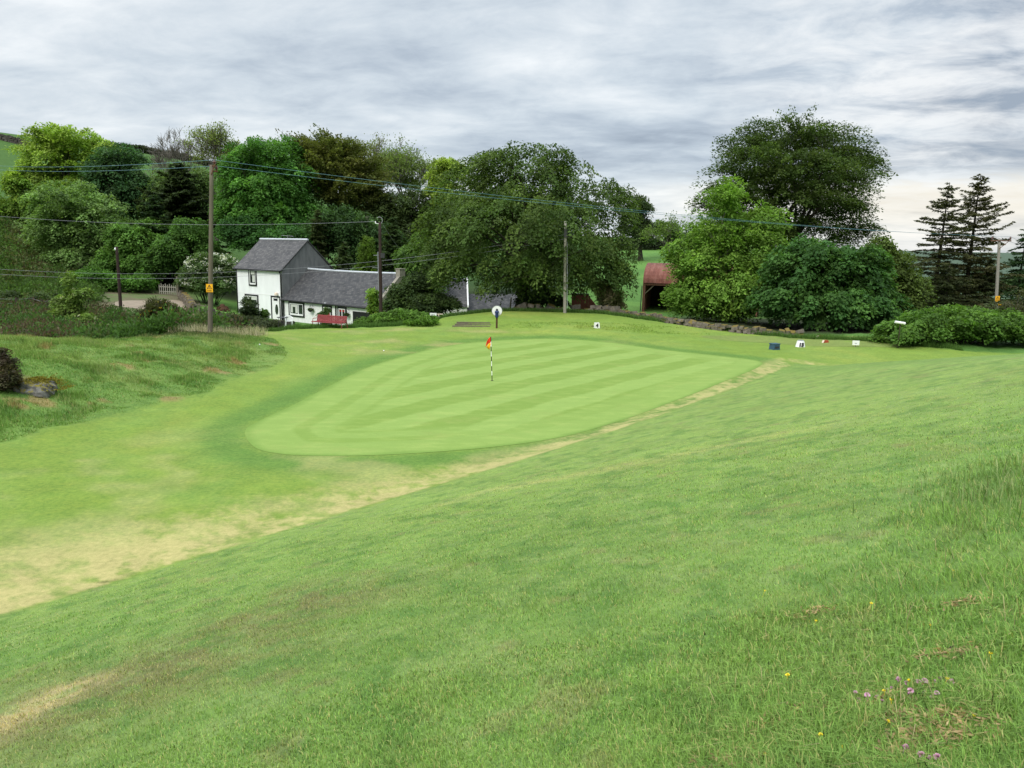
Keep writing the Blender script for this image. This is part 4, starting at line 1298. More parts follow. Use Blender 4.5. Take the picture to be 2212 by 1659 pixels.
bare_tree('ash_tree', 'open-branched ash with sky between its stems, left of the drooping beech', 885, 128, [(870, 320), (900, 330), (925, 350), (850, 345), (880, 380)], 33, r0=.36, depth=6, twig=.03, spread=.48, leaves=(6, .34, (.155, .215, .06), .6))
tree('young_sycamore', 'bright yellow-green treetop just left of the drooping beech', 'tree', 965, 112, [(962, 362, 34, 22, 0), (985, 372, 30, 24, 0), (945, 385, 25, 20, 0), (960, 420, 45, 35, 0)], 200, 70, 1.1, .34, (.19, .27, .045), (.25, .32, .06), r0=.25, seed=34)
tree('oak_tree', 'dark twiggy tree under the open-branched ash left of the drooping beech', 'tree', 860, 112, [(850, 450, 55, 40, 0), (900, 440, 45, 35, 0), (870, 500, 60, 40, 0), (930, 480, 40, 50, 0)], 380, 65, 1.2, .34, (.040, .062, .022), (.07, .10, .03), r0=.35, seed=35)
tree('holly_tree', 'dark green tree filling the gap below the brown-tinted beech', 'tree', 735, 100, [(740, 490, 70, 45, 0), (690, 520, 50, 45, 0), (780, 540, 50, 50, 0), (830, 540, 45, 55, 0)], 420, 70, 1.15, .32, (.030, .064, .020), (.052, .10, .026), r0=.3, seed=36, droop=.3)
tree('holly_tree', 'dark understorey tree just behind the tall roof gable', 'tree', 600, 97, [(560, 520, 60, 32, 0), (620, 520, 60, 36, 0), (520, 500, 50, 36, 0), (660, 540, 40, 36, 0)], 380, 70, 1.0, .30, (.032, .080, .022), SYC, r0=.25, seed=37, droop=.3)
spruce('larch_tree', 'tall soft green larch right behind the grey gable', 690, 96, 452, 38, (.060, .082, .028), 38, step=.5, dens=1.3, curve=1.5, leafs=1.25, sag=.12)
spruce('larch_tree', 'feathery larch standing left of the drooping beech above the low roof', 850, 92, 470, 52, (.050, .082, .026), 39, step=.5, dens=1.3, curve=1.5, leafs=1.25, sag=.12)
spruce('larch_tree', 'pale young larch between grey gable and the dark brown pole', 745, 90, 520, 40, (.066, .10, .034), 40, step=.45, dens=1.2, curve=1.6, leafs=1.2)
bush('golden_cypress', 'clipped cone of bright green cypress above the low roof', 793, 86, [(793, 535, 16, 22, 0), (793, 562, 24, 26, 0), (793, 590, 28, 24, 0)], 190, 60, .5, .20, (.070, .120, .020), (.095, .150, .026), seed=41, cat='tree', droop=-.4, flat=.5)
tree('beech_sapling', 'mid green tree hanging over the low roof ridge beside the drooping beech', 'tree', 905, 84, [(900, 560, 45, 42, 0), (930, 600, 40, 30, 0), (880, 600, 35, 30, 0), (930, 530, 40, 36, 1)], 300, 65, .95, .28, (.062, .120, .026), (.10, .17, .036), r0=.2, seed=42, droop=.4)
tree('alder_tree', 'rounded mid green tree over the track behind the small brown pole', 'tree', 290, 98, [(280, 520, 50, 40, 0), (310, 560, 50, 40, 0), (250, 570, 40, 36, 0), (330, 510, 40, 36, 1)], 380, 70, 1.05, .31, (.075, .155, .030), (.11, .205, .042), r0=.25, seed=43)
tree('alder_tree', 'drooping green tree leaning over the dark gateway', 'tree', 345, 96, [(345, 560, 34, 36, 0), (370, 540, 36, 34, 0), (320, 600, 30, 22, -1), (410, 510, 45, 40, 2), (440, 545, 40, 35, 2)], 380, 70, 1.0, .30, (.056, .120, .026), (.09, .17, .036), r0=.2, seed=44, droop=.4)
bush('hedge_bush', 'bright green hedge bush along the far side of the track', 225, 92, [(215, 600, 40, 26, 0), (255, 612, 40, 22, 0), (300, 612, 35, 18, 0), (165, 610, 35, 26, 0)], 220, 60, .85, .27, (.065, .145, .026), (.095, .19, .035), seed=45)
bush('hawthorn_bush', 'hawthorn covered in white blossom left of the white house', 455, 88, [(450, 580, 52, 36, 0), (415, 605, 28, 28, 0), (485, 575, 30, 30, 0), (455, 615, 55, 24, -1)], 300, 65, .8, .24, (.055, .095, .030), (.085, .13, .045), seed=46, flowers=(230, .30, (.62, .64, .55)))
bush('elder_bush', 'leggy elder with a few cream flower heads standing in the gorse', 155, 62, [(150, 606, 16, 20, 0), (165, 640, 28, 20, 0), (148, 672, 34, 24, 0), (192, 635, 16, 10, 0), (172, 690, 34, 16, -.5), (128, 650, 14, 16, 0)], 150, 50, .45, .20, (.125, .20, .042), (.17, .24, .06), seed=47, flowers=(9, .22, (.66, .66, .46)))
bush('thorn_bush', 'dark twisted thorn on the left beside the fence posts', 60, 74, [(55, 650, 50, 16, 0), (100, 645, 40, 18, 0), (20, 640, 30, 14, 0)], 110, 50, .7, .22, (.05, .075, .028), (.08, .12, .036), seed=48)
bush('laurel_bush', 'rounded dark evergreen bush before the front window of the house', 538, 73, [(537, 668, 18, 26, 0), (540, 680, 20, 18, 0)], 130, 70, .42, .17, (.030, .050, .020), (.048, .07, .026), seed=49)
bush('garden_fern', 'small bright green garden bush beside the front door', 570, 74, [(571, 680, 10, 12, 0)], 40, 50, .3, .17, (.07, .125, .03), (.09, .15, .035), seed=50)
bush('rose_bush', 'green climbing bush below the small red window', 702, 69, [(700, 680, 14, 10, 0), (706, 672, 8, 8, 0)], 40, 50, .3, .16, (.05, .09, .024), (.075, .12, .03), seed=51)
bush('hazel_bush', 'dark bush with arching stems right of the brown pole covering the low roof end', 880, 64, [(872, 640, 34, 34, 0), (900, 620, 32, 30, 1), (915, 660, 40, 25, -1), (850, 665, 24, 22, -1), (940, 655, 34, 22, 0), (968, 656, 26, 16, -1)], 380, 65, .7, .22, (.036, .060, .022), (.062, .095, .026), seed=52, droop=.3)
bush('willow_bush', 'light green leggy bush beside the dark brown pole', 806, 66, [(806, 640, 14, 22, 0), (812, 665, 18, 16, 0)], 60, 50, .5, .2, LIGHT, YELLOW, seed=53)
bush('hawthorn_bush', 'faded brownish hawthorn behind the stone wall between red shed and field', 1318, 66, [(1315, 640, 30, 24, 0), (1322, 660, 28, 16, 0), (1300, 622, 18, 16, 0)], 170, 55, .6, .2, (.26, .22, .13), (.13, .15, .06), seed=54)
bush('elder_bush', 'low dark green bush at the foot of the drooping beech trunk', 1190, 66, [(1175, 645, 40, 16, 0), (1140, 650, 30, 14, 0), (1205, 655, 24, 10, 0)], 130, 55, .6, .2, (.026, .046, .018), (.05, .085, .026), seed=55)
bush('nettle_patch', 'bright green nettles and tall weeds between red bench and tee mound', 860, 54, [(840, 690, 45, 12, 0), (890, 686, 40, 14, 1), (800, 697, 30, 8, -1), (925, 694, 25, 10, -1), (860, 682, 25, 12, .5), (780, 700, 20, 6, -1.4), (910, 700, 40, 8, -1.6)], 420, 45, .26, .13, (.085, .165, .030), (.115, .20, .04), seed=56, cat='plants', droop=-.6, flat=.9)
bush('gorse_bush', 'brown half-dead gorse bush at the left edge beside the mossy rock', -5, 24, [(0, 790, 30, 40, 0), (10, 825, 26, 24, -.3), (-25, 810, 40, 45, 0)], 260, 75, .22, .085, (.085, .062, .045), (.06, .075, .03), seed=57, droop=-.3, flat=.8)
bush('gorse_bush', 'gorse bush dotted with yellow flowers below the gravel track', 345, 62, [(345, 668, 34, 20, 0), (375, 680, 30, 16, 0), (320, 685, 26, 16, 0)], 200, 60, .4, .14, (.055, .062, .028), (.08, .085, .03), seed=58, droop=-.3, flat=.8, flowers=(50, .12, (.55, .40, .03)))
bush('garden_shrub', 'dark low shrub against the dark stone wall below the house', 555, 64, [(530, 694, 40, 14, 0), (575, 700, 40, 12, -1), (500, 690, 26, 12, 0)], 150, 55, .45, .15, (.035, .048, .022), (.06, .075, .03), seed=59)


# ---- low cover one cannot count: gorse and heather scrub in the hollow
def scrub():
    rng = np.random.RandomState(5)
    n = 1500
    D = 39 + 36 * rng.rand(n * 3)
    px = -160 + 720 * rng.rand(n * 3)
    x = (px - PCX) / FP * D
    y = D
    ok = (x < np.interp(y, [38, 44, 50, 60, 76], [-17, -17.5, -17.8, -21, -29])) & (y > np.interp(x, [-40, -30, -24, -17], [36.5, 38, 40, 44.5]))
    ok &= y < np.interp(px, [-160, 200, 260, 420, 560], [74, 74, 70, 68, 60])
    x, y = x[ok][:n], y[ok][:n]
    n = len(x)
    hgt = .40 + 1.0 * fbm(x * .3, y * .3, 91, 3) + .2 * rng.rand(n)
    z = H(x, y)
    rad = .7 + .95 * rng.rand(n) ** 1.5
    hgt = hgt * (.65 + .45 * rad)
    per = 105
    k = np.repeat(np.arange(n), per)
    d = unit(rng.normal(size=(n * per, 3)))
    d[:, 2] = np.abs(d[:, 2])
    r = (.55 + .5 * rng.rand(n * per))[:, None]
    p = np.stack([x, y, z], -1)[k] + d * r * np.stack([rad, rad, hgt * 1.1], -1)[k]
    kind = fbm(x * .35 + 7, y * .35, 92, 3) + .12 * rng.normal(size=n)
    green, brown, grey = np.array([.070, .140, .034]), np.array([.100, .080, .048]), np.array([.095, .130, .048])
    c = np.where((kind > .49)[:, None], green, np.where((kind > .42)[:, None], grey, brown))[k]
    c = c * (1 + .2 * rng.normal(size=(n, 1)))[k] * (1 + .2 * rng.normal(size=(n * per, 1)))
    v, f, cl = leaf_quads(p, d + rng.normal(size=d.shape) * .45, rng.normal(size=d.shape) + np.array([0, 0, .5]), .19 + .14 * rng.rand(n * per), .11, np.clip(c, .006, .4))
    o = mesh_np('gorse_scrub', v, [f], M['leaf'], col=cl)
    tag(o, 'mass of dark gorse and heather filling the hollow left of the house', 'scrub', kind='stuff')


scrub()


def bracken():
    rng = np.random.RandomState(6)
    n = 2600
    D = 80 + 52 * rng.rand(n)
    px = -220 + 420 * rng.rand(n)
    x, y = (px - PCX) / FP * D, D
    ok = px < np.interp(D, [80, 95, 110, 132], [230, 190, 130, 40])
    x, y = x[ok], y[ok]; n = len(x)
    kind = fbm(x * .16 + 3, y * .10, 94, 3) + .10 * rng.normal(size=n)
    hgt = .5 + 1.3 * fbm(x * .2, y * .2, 95, 3) * (kind > .42) + .3 * rng.rand(n)
    z = H(x, y)
    rad = .9 + .9 * rng.rand(n)
    per = 70
    k = np.repeat(np.arange(n), per)
    d = unit(rng.normal(size=(n * per, 3))); d[:, 2] = np.abs(d[:, 2])
    p = np.stack([x, y, z], -1)[k] + d * (.5 + .5 * rng.rand(n * per))[:, None] * np.stack([rad, rad, hgt], -1)[k]
    gr, ol, br = np.array([.075, .135, .032]), np.array([.10, .115, .042]), np.array([.105, .072, .045])
    c = np.where((kind > .50)[:, None], gr, np.where((kind > .40)[:, None], ol, br))[k]
    c = c * (1 + .2 * rng.normal(size=(n, 1)))[k] * (1 + .18 * rng.normal(size=(n * per, 1)))
    v, f, cl = leaf_quads(p, d + rng.normal(size=d.shape) * .5, rng.normal(size=d.shape) + np.array([0, -.2, .7]), .30 + .16 * rng.rand(n * per), .17, np.clip(c, .006, .4))
    tag(mesh_np('bracken_scrub', v, [f], M['leaf'], col=cl), 'rough bracken and low scrub on the brown hillside at the far left', 'scrub', kind='stuff')


bracken()


def far_hedges():
    for lab, pts, hgt, col, seed in (
            ('dark hedge line along the top of the green hill behind the bare trees', [(215, 322, 216), (300, 332, 218), (380, 340, 220), (450, 352, 222), (560, 372, 222)], 1.8, (.045, .058, .03), 1),
            ('clipped hedge across the field beyond the rusty barn', [(1335, 540, 182), (1390, 541, 184), (1440, 540, 186), (1500, 541, 188), (1580, 545, 190)], 2.4, (.048, .066, .034), 2)):
        rng = np.random.RandomState(seed)
        P = np.array([ground_at(a, D) for a, b, D in pts])
        t = rng.rand(9000) * (len(P) - 1.001)
        i = t.astype(int)
        q = P[i] + (P[i + 1] - P[i]) * (t - i)[:, None]
        q[:, 2] = H(q[:, 0], q[:, 1])
        q += np.stack([rng.normal(size=9000) * .3, rng.normal(size=9000) * .7, rng.rand(9000) * hgt * (.75 + .5 * noise(q[:, 0] * .4, q[:, 1] * .4, 3))], -1)
        b = Vector(P[0])
        o = thing('field_hedge', lab, 'hedge', b)
        v, f, c = leaf_quads(q - np.array(b), rng.normal(size=q.shape), rng.normal(size=q.shape) + np.array([0, -.3, .6]), .5, .32, np.clip(np.array(col) * (1 + .3 * rng.normal(size=(9000, 1))), .01, .3))
        mesh_np('foliage', v, [f], M['leaf'], o, c)


far_hedges()


# ------------------------------------------------------------------ grass blades
def blades(name, x, y, ln, wd, lean, col, rng, label, two=True, wind=(-.35, .1), lift=0.0):
    """Real blades of grass standing on the ground; one object, nobody could count them."""
    n = len(x)
    z = H(x, y) + lift
    a = rng.rand(n) * 6.2832
    side = np.stack([np.cos(a), np.sin(a), np.zeros(n)], -1)
    b = a + math.pi / 2 + rng.normal(size=n) * .5
    ld = np.stack([np.cos(b), np.sin(b), np.zeros(n)], -1) * (lean * (.4 + rng.rand(n)))[:, None] + np.array([*wind, 0]) * np.asarray(lean)[..., None]
    base = np.stack([x, y, z - .004], -1)
    ln = ln[:, None]; wd = wd[:, None]
    tip = base + ld * ln + np.array([0, 0, 1.0]) * ln * np.sqrt(np.clip(1 - (ld**2).sum(-1, keepdims=True), .08, 1))
    if two:
        mid = base + ld * ln * .32 + np.array([0, 0, .58]) * ln * np.sqrt(np.clip(1 - .3 * (ld**2).sum(-1, keepdims=True), .08, 1))
        v = np.stack([base - side * wd * .5, base + side * wd * .5, mid + side * wd * .42, mid - side * wd * .42, tip], 1)
        i = np.arange(n)[:, None] * 5
        F = [i + np.array([[0, 1, 2, 3]]), i + np.array([[3, 2, 4]])]
        cc = np.repeat(col, 5, axis=0)
    else:
        v = np.stack([base - side * wd * .5, base + side * wd * .5, tip], 1)
        F = [np.arange(n)[:, None] * 3 + np.array([[0, 1, 2]])]
        cc = np.repeat(col, 3, axis=0)
    o = mesh_np(name, v.reshape(-1, 3), F, M['grass'], col=cc)
    return tag(o, label, 'grass', kind='stuff')


def near_grass():
    rng = np.random.RandomState(17)
    n = 880000
    u = rng.rand(n)
    r = 1.15 * (20 / 1.15) ** (u ** 1.12)
    a = (rng.rand(n) * 132 - 62) * math.pi / 180
    x, y = r * np.sin(a), r * np.cos(a)
    e, slope, bank, back = zone_masks(x, y)
    gd = green_dist(x, y)
    keep = (rng.rand(n) < (.45 + .55 * slope) * np.interp(r, [0, 10, 20], [1, 1, .25])) & (gd < -.1)
    x, y, r, slope = x[keep], y[keep], r[keep], slope[keep]
    n = len(x)
    lg = long_grass(x, y) * slope
    tuft = fbm(x * 2.2, y * 2.2, 23, 3)
    ln = (.016 + .019 * rng.rand(n) + .012 * sm(.5, .75, tuft) * slope) * (.35 + .65 * slope)
    ln += lg * (.010 + .042 * rng.rand(n)**1.8 + .028 * sm(.5, .7, tuft))
    ln *= (.80 + .35 * rng.rand(n)) * np.interp(r, [0, 7, 11, 16, 20], [1, 1, .9, .5, .2])
    wd = (.0022 + .0016 * rng.rand(n)) * np.maximum(1, (r / 2.4) ** .85)
    c = zone_color(x, y)
    dry = rng.rand(n)
    c = c * (1 + .30 * rng.normal(size=(n, 1)))
    c = mixc(c, np.array([.40, .35, .16]), (dry < .09) * .75)
    c = mixc(c, np.array([.20, .34, .08]), (dry > .80) * .45)
    c = np.clip(c * np.array([1.40, 1.38, 1.30]), .01, .75)
    for q, (lo, hi) in enumerate(((0, 4.5), (4.5, 99))):
        k = (r >= lo) & (r < hi)
        blades('short_grass', x[k], y[k], ln[k], wd[k], (.60 + .15 * lg)[k], c[k], rng, ('short mown grass blades covering the near slope', 'mown grass further up and along the slope')[q], q == 0)
    # tall wispy stems on the right
    tc = [G(px, py) for px, py in ((2120, 1030), (2165, 1060), (2200, 1085), (2230, 1050), (2190, 1020), (2250, 1100), (2140, 1075))]
    k = rng.randint(0, len(tc), 1100)
    x = np.array([p.x for p in tc])[k] + rng.normal(size=1100) * .30; y = np.array([p.y for p in tc])[k] + rng.normal(size=1100) * .30
    n = len(x)
    c = np.where((rng.rand(n) < .35)[:, None], np.array([.28, .32, .14]), np.array([.15, .25, .075])) * (1 + .2 * rng.normal(size=(n, 1)))
    blades('tall_grass', x, y, .07 + .15 * rng.rand(n), .004 + .003 * rng.rand(n), np.full(n, .55), np.clip(c, .01, .6), rng, 'tuft of tall wispy grass at the right edge of the slope')
    # long stray stems lying over the near right rough
    n = 1500
    x = .6 + 4.5 * rng.rand(n); y = 1.6 + 5 * rng.rand(n)
    k = long_grass(x, y) > .5
    x, y = x[k], y[k]; n = len(x)
    c = np.where((rng.rand(n) < .45)[:, None], np.array([.36, .31, .16]), np.array([.13, .24, .06])) * (1 + .2 * rng.normal(size=(n, 1)))
    blades('stray_stems', x, y, .07 + .12 * rng.rand(n), .0026 + .0014 * rng.rand(n), np.full(n, .8), np.clip(c, .01, .6), rng, 'long stray grass stems leaning over the near rough', wind=(-.5, .25))


def bank_grass():
    rng = np.random.RandomState(19)
    n = 640000
    x = -30 + 22 * rng.rand(n); y = 15 + 36 * rng.rand(n)
    e, slope, bank, back = zone_masks(x, y)
    tuft = fbm(x * 1.1, y * 1.1, 24, 3)
    keep = (bank > .55) & (x / y > -.80) & (rng.rand(n) < .55 + .6 * sm(.35, .65, tuft)) & (y < np.interp(x, [-30, -24, -17, -14], [37, 39, 45, 50]))
    x, y, tuft = x[keep], y[keep], tuft[keep]
    n = len(x)
    c = zone_color(x, y)
    pale = sm(.62, .7, fbm(x * .5, y * .5, 25, 3))
    c = mixc(c * (1 + .2 * rng.normal(size=(n, 1))), np.array([.22, .26, .10]), pale * .6 * (rng.rand(n) < .6))
    c = mixc(c, np.array([.33, .27, .13]), (rng.rand(n) < .06) * .7)
    blades('rough_grass', x, y, (.30 + .70 * sm(0, 2.2, np.interp(y, FLY, FLX) - x)) * (.06 + .09 * rng.rand(n)) * (.6 + 1.3 * sm(.4, .75, tuft)), .016 + .014 * rng.rand(n), np.full(n, .45), np.clip(c * 1.3, .01, .6), rng, 'tufty uncut grass on the low bank left of the green', two=False)
    # fringe of dead pale grass along the crest by the tall pole
    n = 5200
    t = rng.rand(n)
    px = 250 + 330 * t
    Dv = 41.5 + 2.2 * t + rng.normal(size=n) * .5
    x = (px - PCX) / FP * Dv; y = Dv
    k = rng.rand(n) < sm(.25, .62, t) * (1 - sm(.9, 1.0, t)) * (.15 + noise(x * .9, y * 0, 4))
    x, y = x[k], y[k]; n = len(x)
    c = np.where((rng.rand(n) < .7)[:, None], np.array([.46, .41, .28]), np.array([.18, .22, .08])) * (1 + .18 * rng.normal(size=(n, 1)))
    blades('dead_grass', x, y, .28 + .38 * rng.rand(n), .014 + .01 * rng.rand(n), np.full(n, .4), np.clip(c, .02, .6), rng, 'fringe of pale dead grass at the foot of the tall pole', two=False)
    # taller green grass behind the bench and along the wall
    n = 60000
    x = -16 + 42 * rng.rand(n); d = np.abs(rng.normal(size=n)) * 1.0
    y = np.interp(x, FBX, FBY) + d
    k = (rng.rand(n) < np.exp(-d / 1.2)) & (H(x, y) > -1.2)
    x, y = x[k], y[k]; n = len(x)
    c = np.array([.085, .165, .034]) * (1 + .22 * rng.normal(size=(n, 1))) * np.ones((n, 3))
    blades('verge_grass', x, y, .16 + .24 * rng.rand(n), .02 + .016 * rng.rand(n), np.full(n, .35), np.clip(c, .01, .6), rng, 'long grass along the back edge of the course by the bench and wall', two=False)
    # tussocks on the face of the tee mound
    n = 50000
    x = -4 + 17 * rng.rand(n); y = 47 + 6.5 * rng.rand(n)
    k = (rng.rand(n) < sm(.35, .65, fbm(x * .8, y * .8, 28, 3))) & (y > np.interp(x, [-4, 2, 8, 13], [52.2, 51.2, 49.5, 50.5])) & (rng.rand(n) < .35)
    x, y = x[k], y[k]; n = len(x)
    c = zone_color(x, y) * 1.2 * (1 + .25 * rng.normal(size=(n, 1)))
    blades('mound_grass', x, y, .05 + .09 * rng.rand(n), .02 + .014 * rng.rand(n), np.full(n, .5), np.clip(c, .01, .6), rng, 'scruffy grass on the face of the tee mound', two=False)


near_grass()
bank_grass()

# @@OBJECTS@@
# ------------------------------------------------------------------ farmhouse
def roof_uv(o, quads):
    """quads: (vertex indices in order eave-left, eave-right, ridge-right, ridge-left) -> metres along and up the slope."""
    at = o.data.attributes.new('roofuv', 'FLOAT_VECTOR', 'CORNER')
    me = o.data
    buf = np.zeros((len(me.loops), 3), np.float32)
    for p in me.polygons:
        n = p.normal
        u = Vector((0, 0, 1)).cross(n)
        u = u.normalized() if u.length > .1 else Vector((1, 0, 0))
        w = n.cross(u)
        for li in p.loop_indices:
            c = me.vertices[me.loops[li].vertex_index].co
            buf[li] = (c.dot(u), c.dot(w), 0)
    at.data.foreach_set('vector', buf.ravel())


def gable_roof(name, mat, parent, x0, x1, y0, y1, ze, zr, th=.10, over=.18, sag=0.0):
    """Two slate slopes with thickness and a little sag along the ridge."""
    mb = MB()
    n = 13
    ym = (y0 + y1) / 2
    sl = (zr - ze) / (ym - y0)
    for s in (0, 1):
        ya = y0 - over if s == 0 else y1 + over
        za = ze - over * sl
        vs = []
        for i in range(n):
            t = i / (n - 1)
            x = x0 + (x1 - x0) * t
            d = sag * (4 * t * (1 - t))
            vs += [(x, ya, za - d * .4), (x, ym, zr - d), (x, ya, za - th - d * .4), (x, ym, zr - th - d)]
        f = []
        for i in range(n - 1):
            a = i * 4
            b = a + 4
            q = [(a, b, b + 1, a + 1), (a + 2, a + 3, b + 3, b + 2), (a, a + 2, b + 2, b)]
            f += q if s == 0 else [tuple(reversed(p)) for p in q]
        f += [(0, 1, 3, 2), tuple(reversed((n * 4 - 4, n * 4 - 3, n * 4 - 1, n * 4 - 2)))] if s == 0 else [tuple(reversed((0, 1, 3, 2))), (n * 4 - 4, n * 4 - 3, n * 4 - 1, n * 4 - 2)]
        mb.add(vs, f)
    o = mb.build(name, mat, parent)
    roof_uv(o, None)
    return o


def window(parent, x0, x1, z0, z1, y=-.058, blind=None, mull=None, border=.16, label=None, sillw=.0):
    """Black painted surround, white frame, dark pane; built facing -y."""
    mb = MB()
    mb.box((x0, y - .025, z0), (x0 + border, y + .05, z1)).box((x1 - border, y - .025, z0), (x1, y + .05, z1))
    mb.box((x0 + border, y - .025, z1 - border), (x1 - border, y + .05, z1)).box((x0 + border, y - .025, z0), (x1 - border, y + .05, z0 + border))
    w = mb.build('window', M['black'], parent)
    if label:
        w['label'] = label
    a, b, c, d = x0 + border, x1 - border, z0 + border, z1 - border
    mb = MB()
    k = .09
    mb.box((a, y - .01, c), (a + k, y + .06, d)).box((b - k, y - .01, c), (b, y + .06, d)).box((a + k, y - .01, d - k), (b - k, y + .06, d)).box((a + k, y - .05, c), (b - k, y + .06, c + k * 1.7))
    if mull:
        for m in mull:
            xm = a + (b - a) * m
            mb.box((xm - .045, y - .008, c + k * 1.7), (xm + .045, y + .06, d - k))
    mb.build('frame', M['upvc'], w)
    MB().box((a + k, y + .03, c + k * 1.7), (b - k, y + .045, d - k)).build('pane', M['glass'], w)
    if blind:
        for (m0, m1, n0, n1, mt) in blind:
            MB().box((a + (b - a) * m0, y + .015, c + (d - c) * n0), (a + (b - a) * m1, y + .027, c + (d - c) * n1)).build('curtain', M[mt], w)
    return w


def farmhouse():
    zb = -2.5
    L, Wd, L2 = 8.42, 6.52, 14.29
    ze, zr, ze2, zr2 = 5.44, 8.39, 2.51, 5.35
    h = thing('farmhouse', 'white two-storey farmhouse with grey gable and long low slate-roofed wing', 'house', (-23.92, 80.0, zb), -.669)
    # walls of the tall block: shell with the front, left and back faces rendered white
    yg = Wd / 2
    mb = MB()
    mb.prism([(0, -1.2), (Wd, -1.2), (Wd, ze - .08), (yg, zr - .1), (0, ze - .08)], 'x', -L, -.06)
    mb.build('wall', M['white'], h)
    mb = MB()
    mb.prism([(-.004, -1.2), (Wd + .004, -1.2), (Wd + .004, ze - .07), (yg, zr - .09), (-.004, ze - .07)], 'x', -.06, 0.0)
    o = mb.build('gable_wall', M['dash'], h); o['label'] = 'grey pebbledashed gable end wall'
    MB().box((-L + .02, -.02, 2.58), (-.08, .02, 2.66)).build('string_course', M['upvc'], h)
    MB().box((-L - .03, -.025, -1.2), (-L + .16, .12, ze - .3)).build('corner_band', M['black'], h)
    gable_roof('roof', M['slate'], h, -L - .12, .1, 0, Wd, ze, zr, .12, .22, .02)
    mb = MB().tube([(-L - .12, yg, zr + .03), (.1, yg, zr + .03)], .11, 8)
    mb.build('ridge', M['ridge'], h)
    mb = MB().tube([(-L - .12, -.30, ze - .27), (.12, -.30, ze - .27)], .075, 8)
    mb.build('gutter', M['black'], h)
    mb = MB().tube([(-.10, -.28, ze - .3), (-.10, -.11, ze - .6), (-.10, -.11, -.8)], .085, 8)
    mb.build('downpipe', M['black'], h)
    mb = MB()
    mb.prism([(-.12, ze - .30), (yg, zr - .16), (Wd + .12, ze - .30), (Wd + .12, ze - .14), (yg, zr + .0), (-.12, ze - .14)], 'x', .004, .07)
    mb.build('bargeboard', M['black'], h)
    # upper sash window, lower window, front door
    window(h, -5.98, -4.52, 3.42, 5.36, blind=[(.22, .80, .66, .90, 'curtain'), (.45, .84, .16, .62, 'curtain')], label='tall upstairs window with net curtain')
    window(h, -6.85, -4.36, 1.0, 2.5, blind=[(.08, .92, .66, .92, 'curtain')], label='wide ground floor window partly hidden by a bush')
    d = MB().box((-2.12, -.03, -.4), (-1.92, .06, 2.55)).box((-.62, -.03, -.4), (-.46, .06, 2.55)).box((-1.92, -.03, 2.4), (-.62, .06, 2.55)).build('door', M['black'], h)
    MB().box((-1.92, -.012, -.4), (-.62, .03, 2.4)).build('panel', M['upvc'], d)
    ov = MB()
    ov.prism([(-1.12 + .27 * math.cos(t * .3927), 1.15 + .55 * math.sin(t * .3927)) for t in range(16)], 'y', -.03, -.0125)
    ov.box((-1.62, -.03, 2.06), (-.92, -.0125, 2.3))
    ov.build('oval_pane', M['redcurtain'] if False else M['glass'], d)
    MB().lathe([(.0, 0), (.17, .02), (.2, .12), (.16, .3), (.0, .36)], (-.85, -.22, 2.62), 10).build('lamp', M['creammark'], h)
    # the wing
    mb = MB()
    mb.prism([(0, -1.2), (Wd, -1.2), (Wd, ze2 - .2), (yg, zr2 - .25), (0, ze2 - .2)], 'x', .005, L2 - .25)
    o = mb.build('wing_wall', M['wash'], h)
    mb = MB()
    mb.prism([(-.01, -1.2), (Wd + .01, -1.2), (Wd + .01, ze2 + .02), (yg, zr2 + .06), (-.01, ze2 + .02)], 'x', L2 - .24, L2 + .12)
    o = mb.build('wing_gable_wall', M['skew'], h); o['label'] = 'bare stone gable with pale skew stones'
    gable_roof('wing_roof', M['slatedark'], h, .02, L2 - .245, 0, Wd, ze2, zr2, .12, .2, .07)
    n = 13
    MB().tube([(.02 + (L2 - .27) * i / (n - 1), yg, zr2 + .03 - .07 * 4 * (i / (n - 1)) * (1 - i / (n - 1))) for i in range(n)], .10, 8).build('wing_ridge', M['ridge'], h)
    MB().tube([(.05, -.29, ze2 - .27), (L2 - .2, -.29, ze2 - .31)], .07, 8).build('wing_gutter', M['black'], h)
    MB().tube([(.22, -.1, ze2 - .3), (.22, -.1, -.8)], .06, 8).build('wing_downpipe', M['black'], h)
    MB().tube([(8.62, -.1, ze2 - .35), (8.62, -.1, -.8)], .06, 8).build('wing_downpipe', M['black'], h)
    MB().box((L2 - .42, yg - .34, zr2 - .3), (L2 + .16, yg + .34, zr2 + .42)).box((L2 - .46, yg - .38, zr2 + .42), (L2 + .2, yg + .38, zr2 + .5)).build('chimney', M['skew'], h)
    window(h, 1.02, 3.6, .62, 2.14, mull=[.64], blind=[(.08, .58, .70, .90, 'curtain'), (.08, .22, .2, .7, 'curtain'), (.42, .58, .2, .7, 'curtain')], label='wide white-framed window with net curtains in the low wing')
    window(h, 6.5, 7.95, .3, 2.08, blind=[(.42, .88, .08, .72, 'redcurtain')], label='small window with red blind in the low wing')
    window(h, 8.85, 10.15, .55, 2.08, mull=[.5], blind=[(.1, .9, .74, .9, 'redcurtain')], label='white-framed window with red top panel in the low wing')
    g = MB().box((11.05, -.03, -1.0), (13.95, .05, 1.78)).build('garage_door', M['black'], h)
    MB().prism([(11.75, .30), (12.35, .30), (12.35, .95), (11.75, .95)], 'y', -.045, -.0305).build('notice', M['yellow'], g)
    MB().lathe([(0, 0), (.13, .03), (.15, .2), (.1, .3), (0, .32)], (7.15, -.16, 2.1), 10).build('wall_lamp', M['steel'], h)
    # aerials
    a = MB().tube([(-3.4, yg, zr), (-3.4, yg, zr + .5)], .025, 5).tube([(-4.5, yg, zr + .46), (-2.4, yg, zr + .36)], .022, 5)
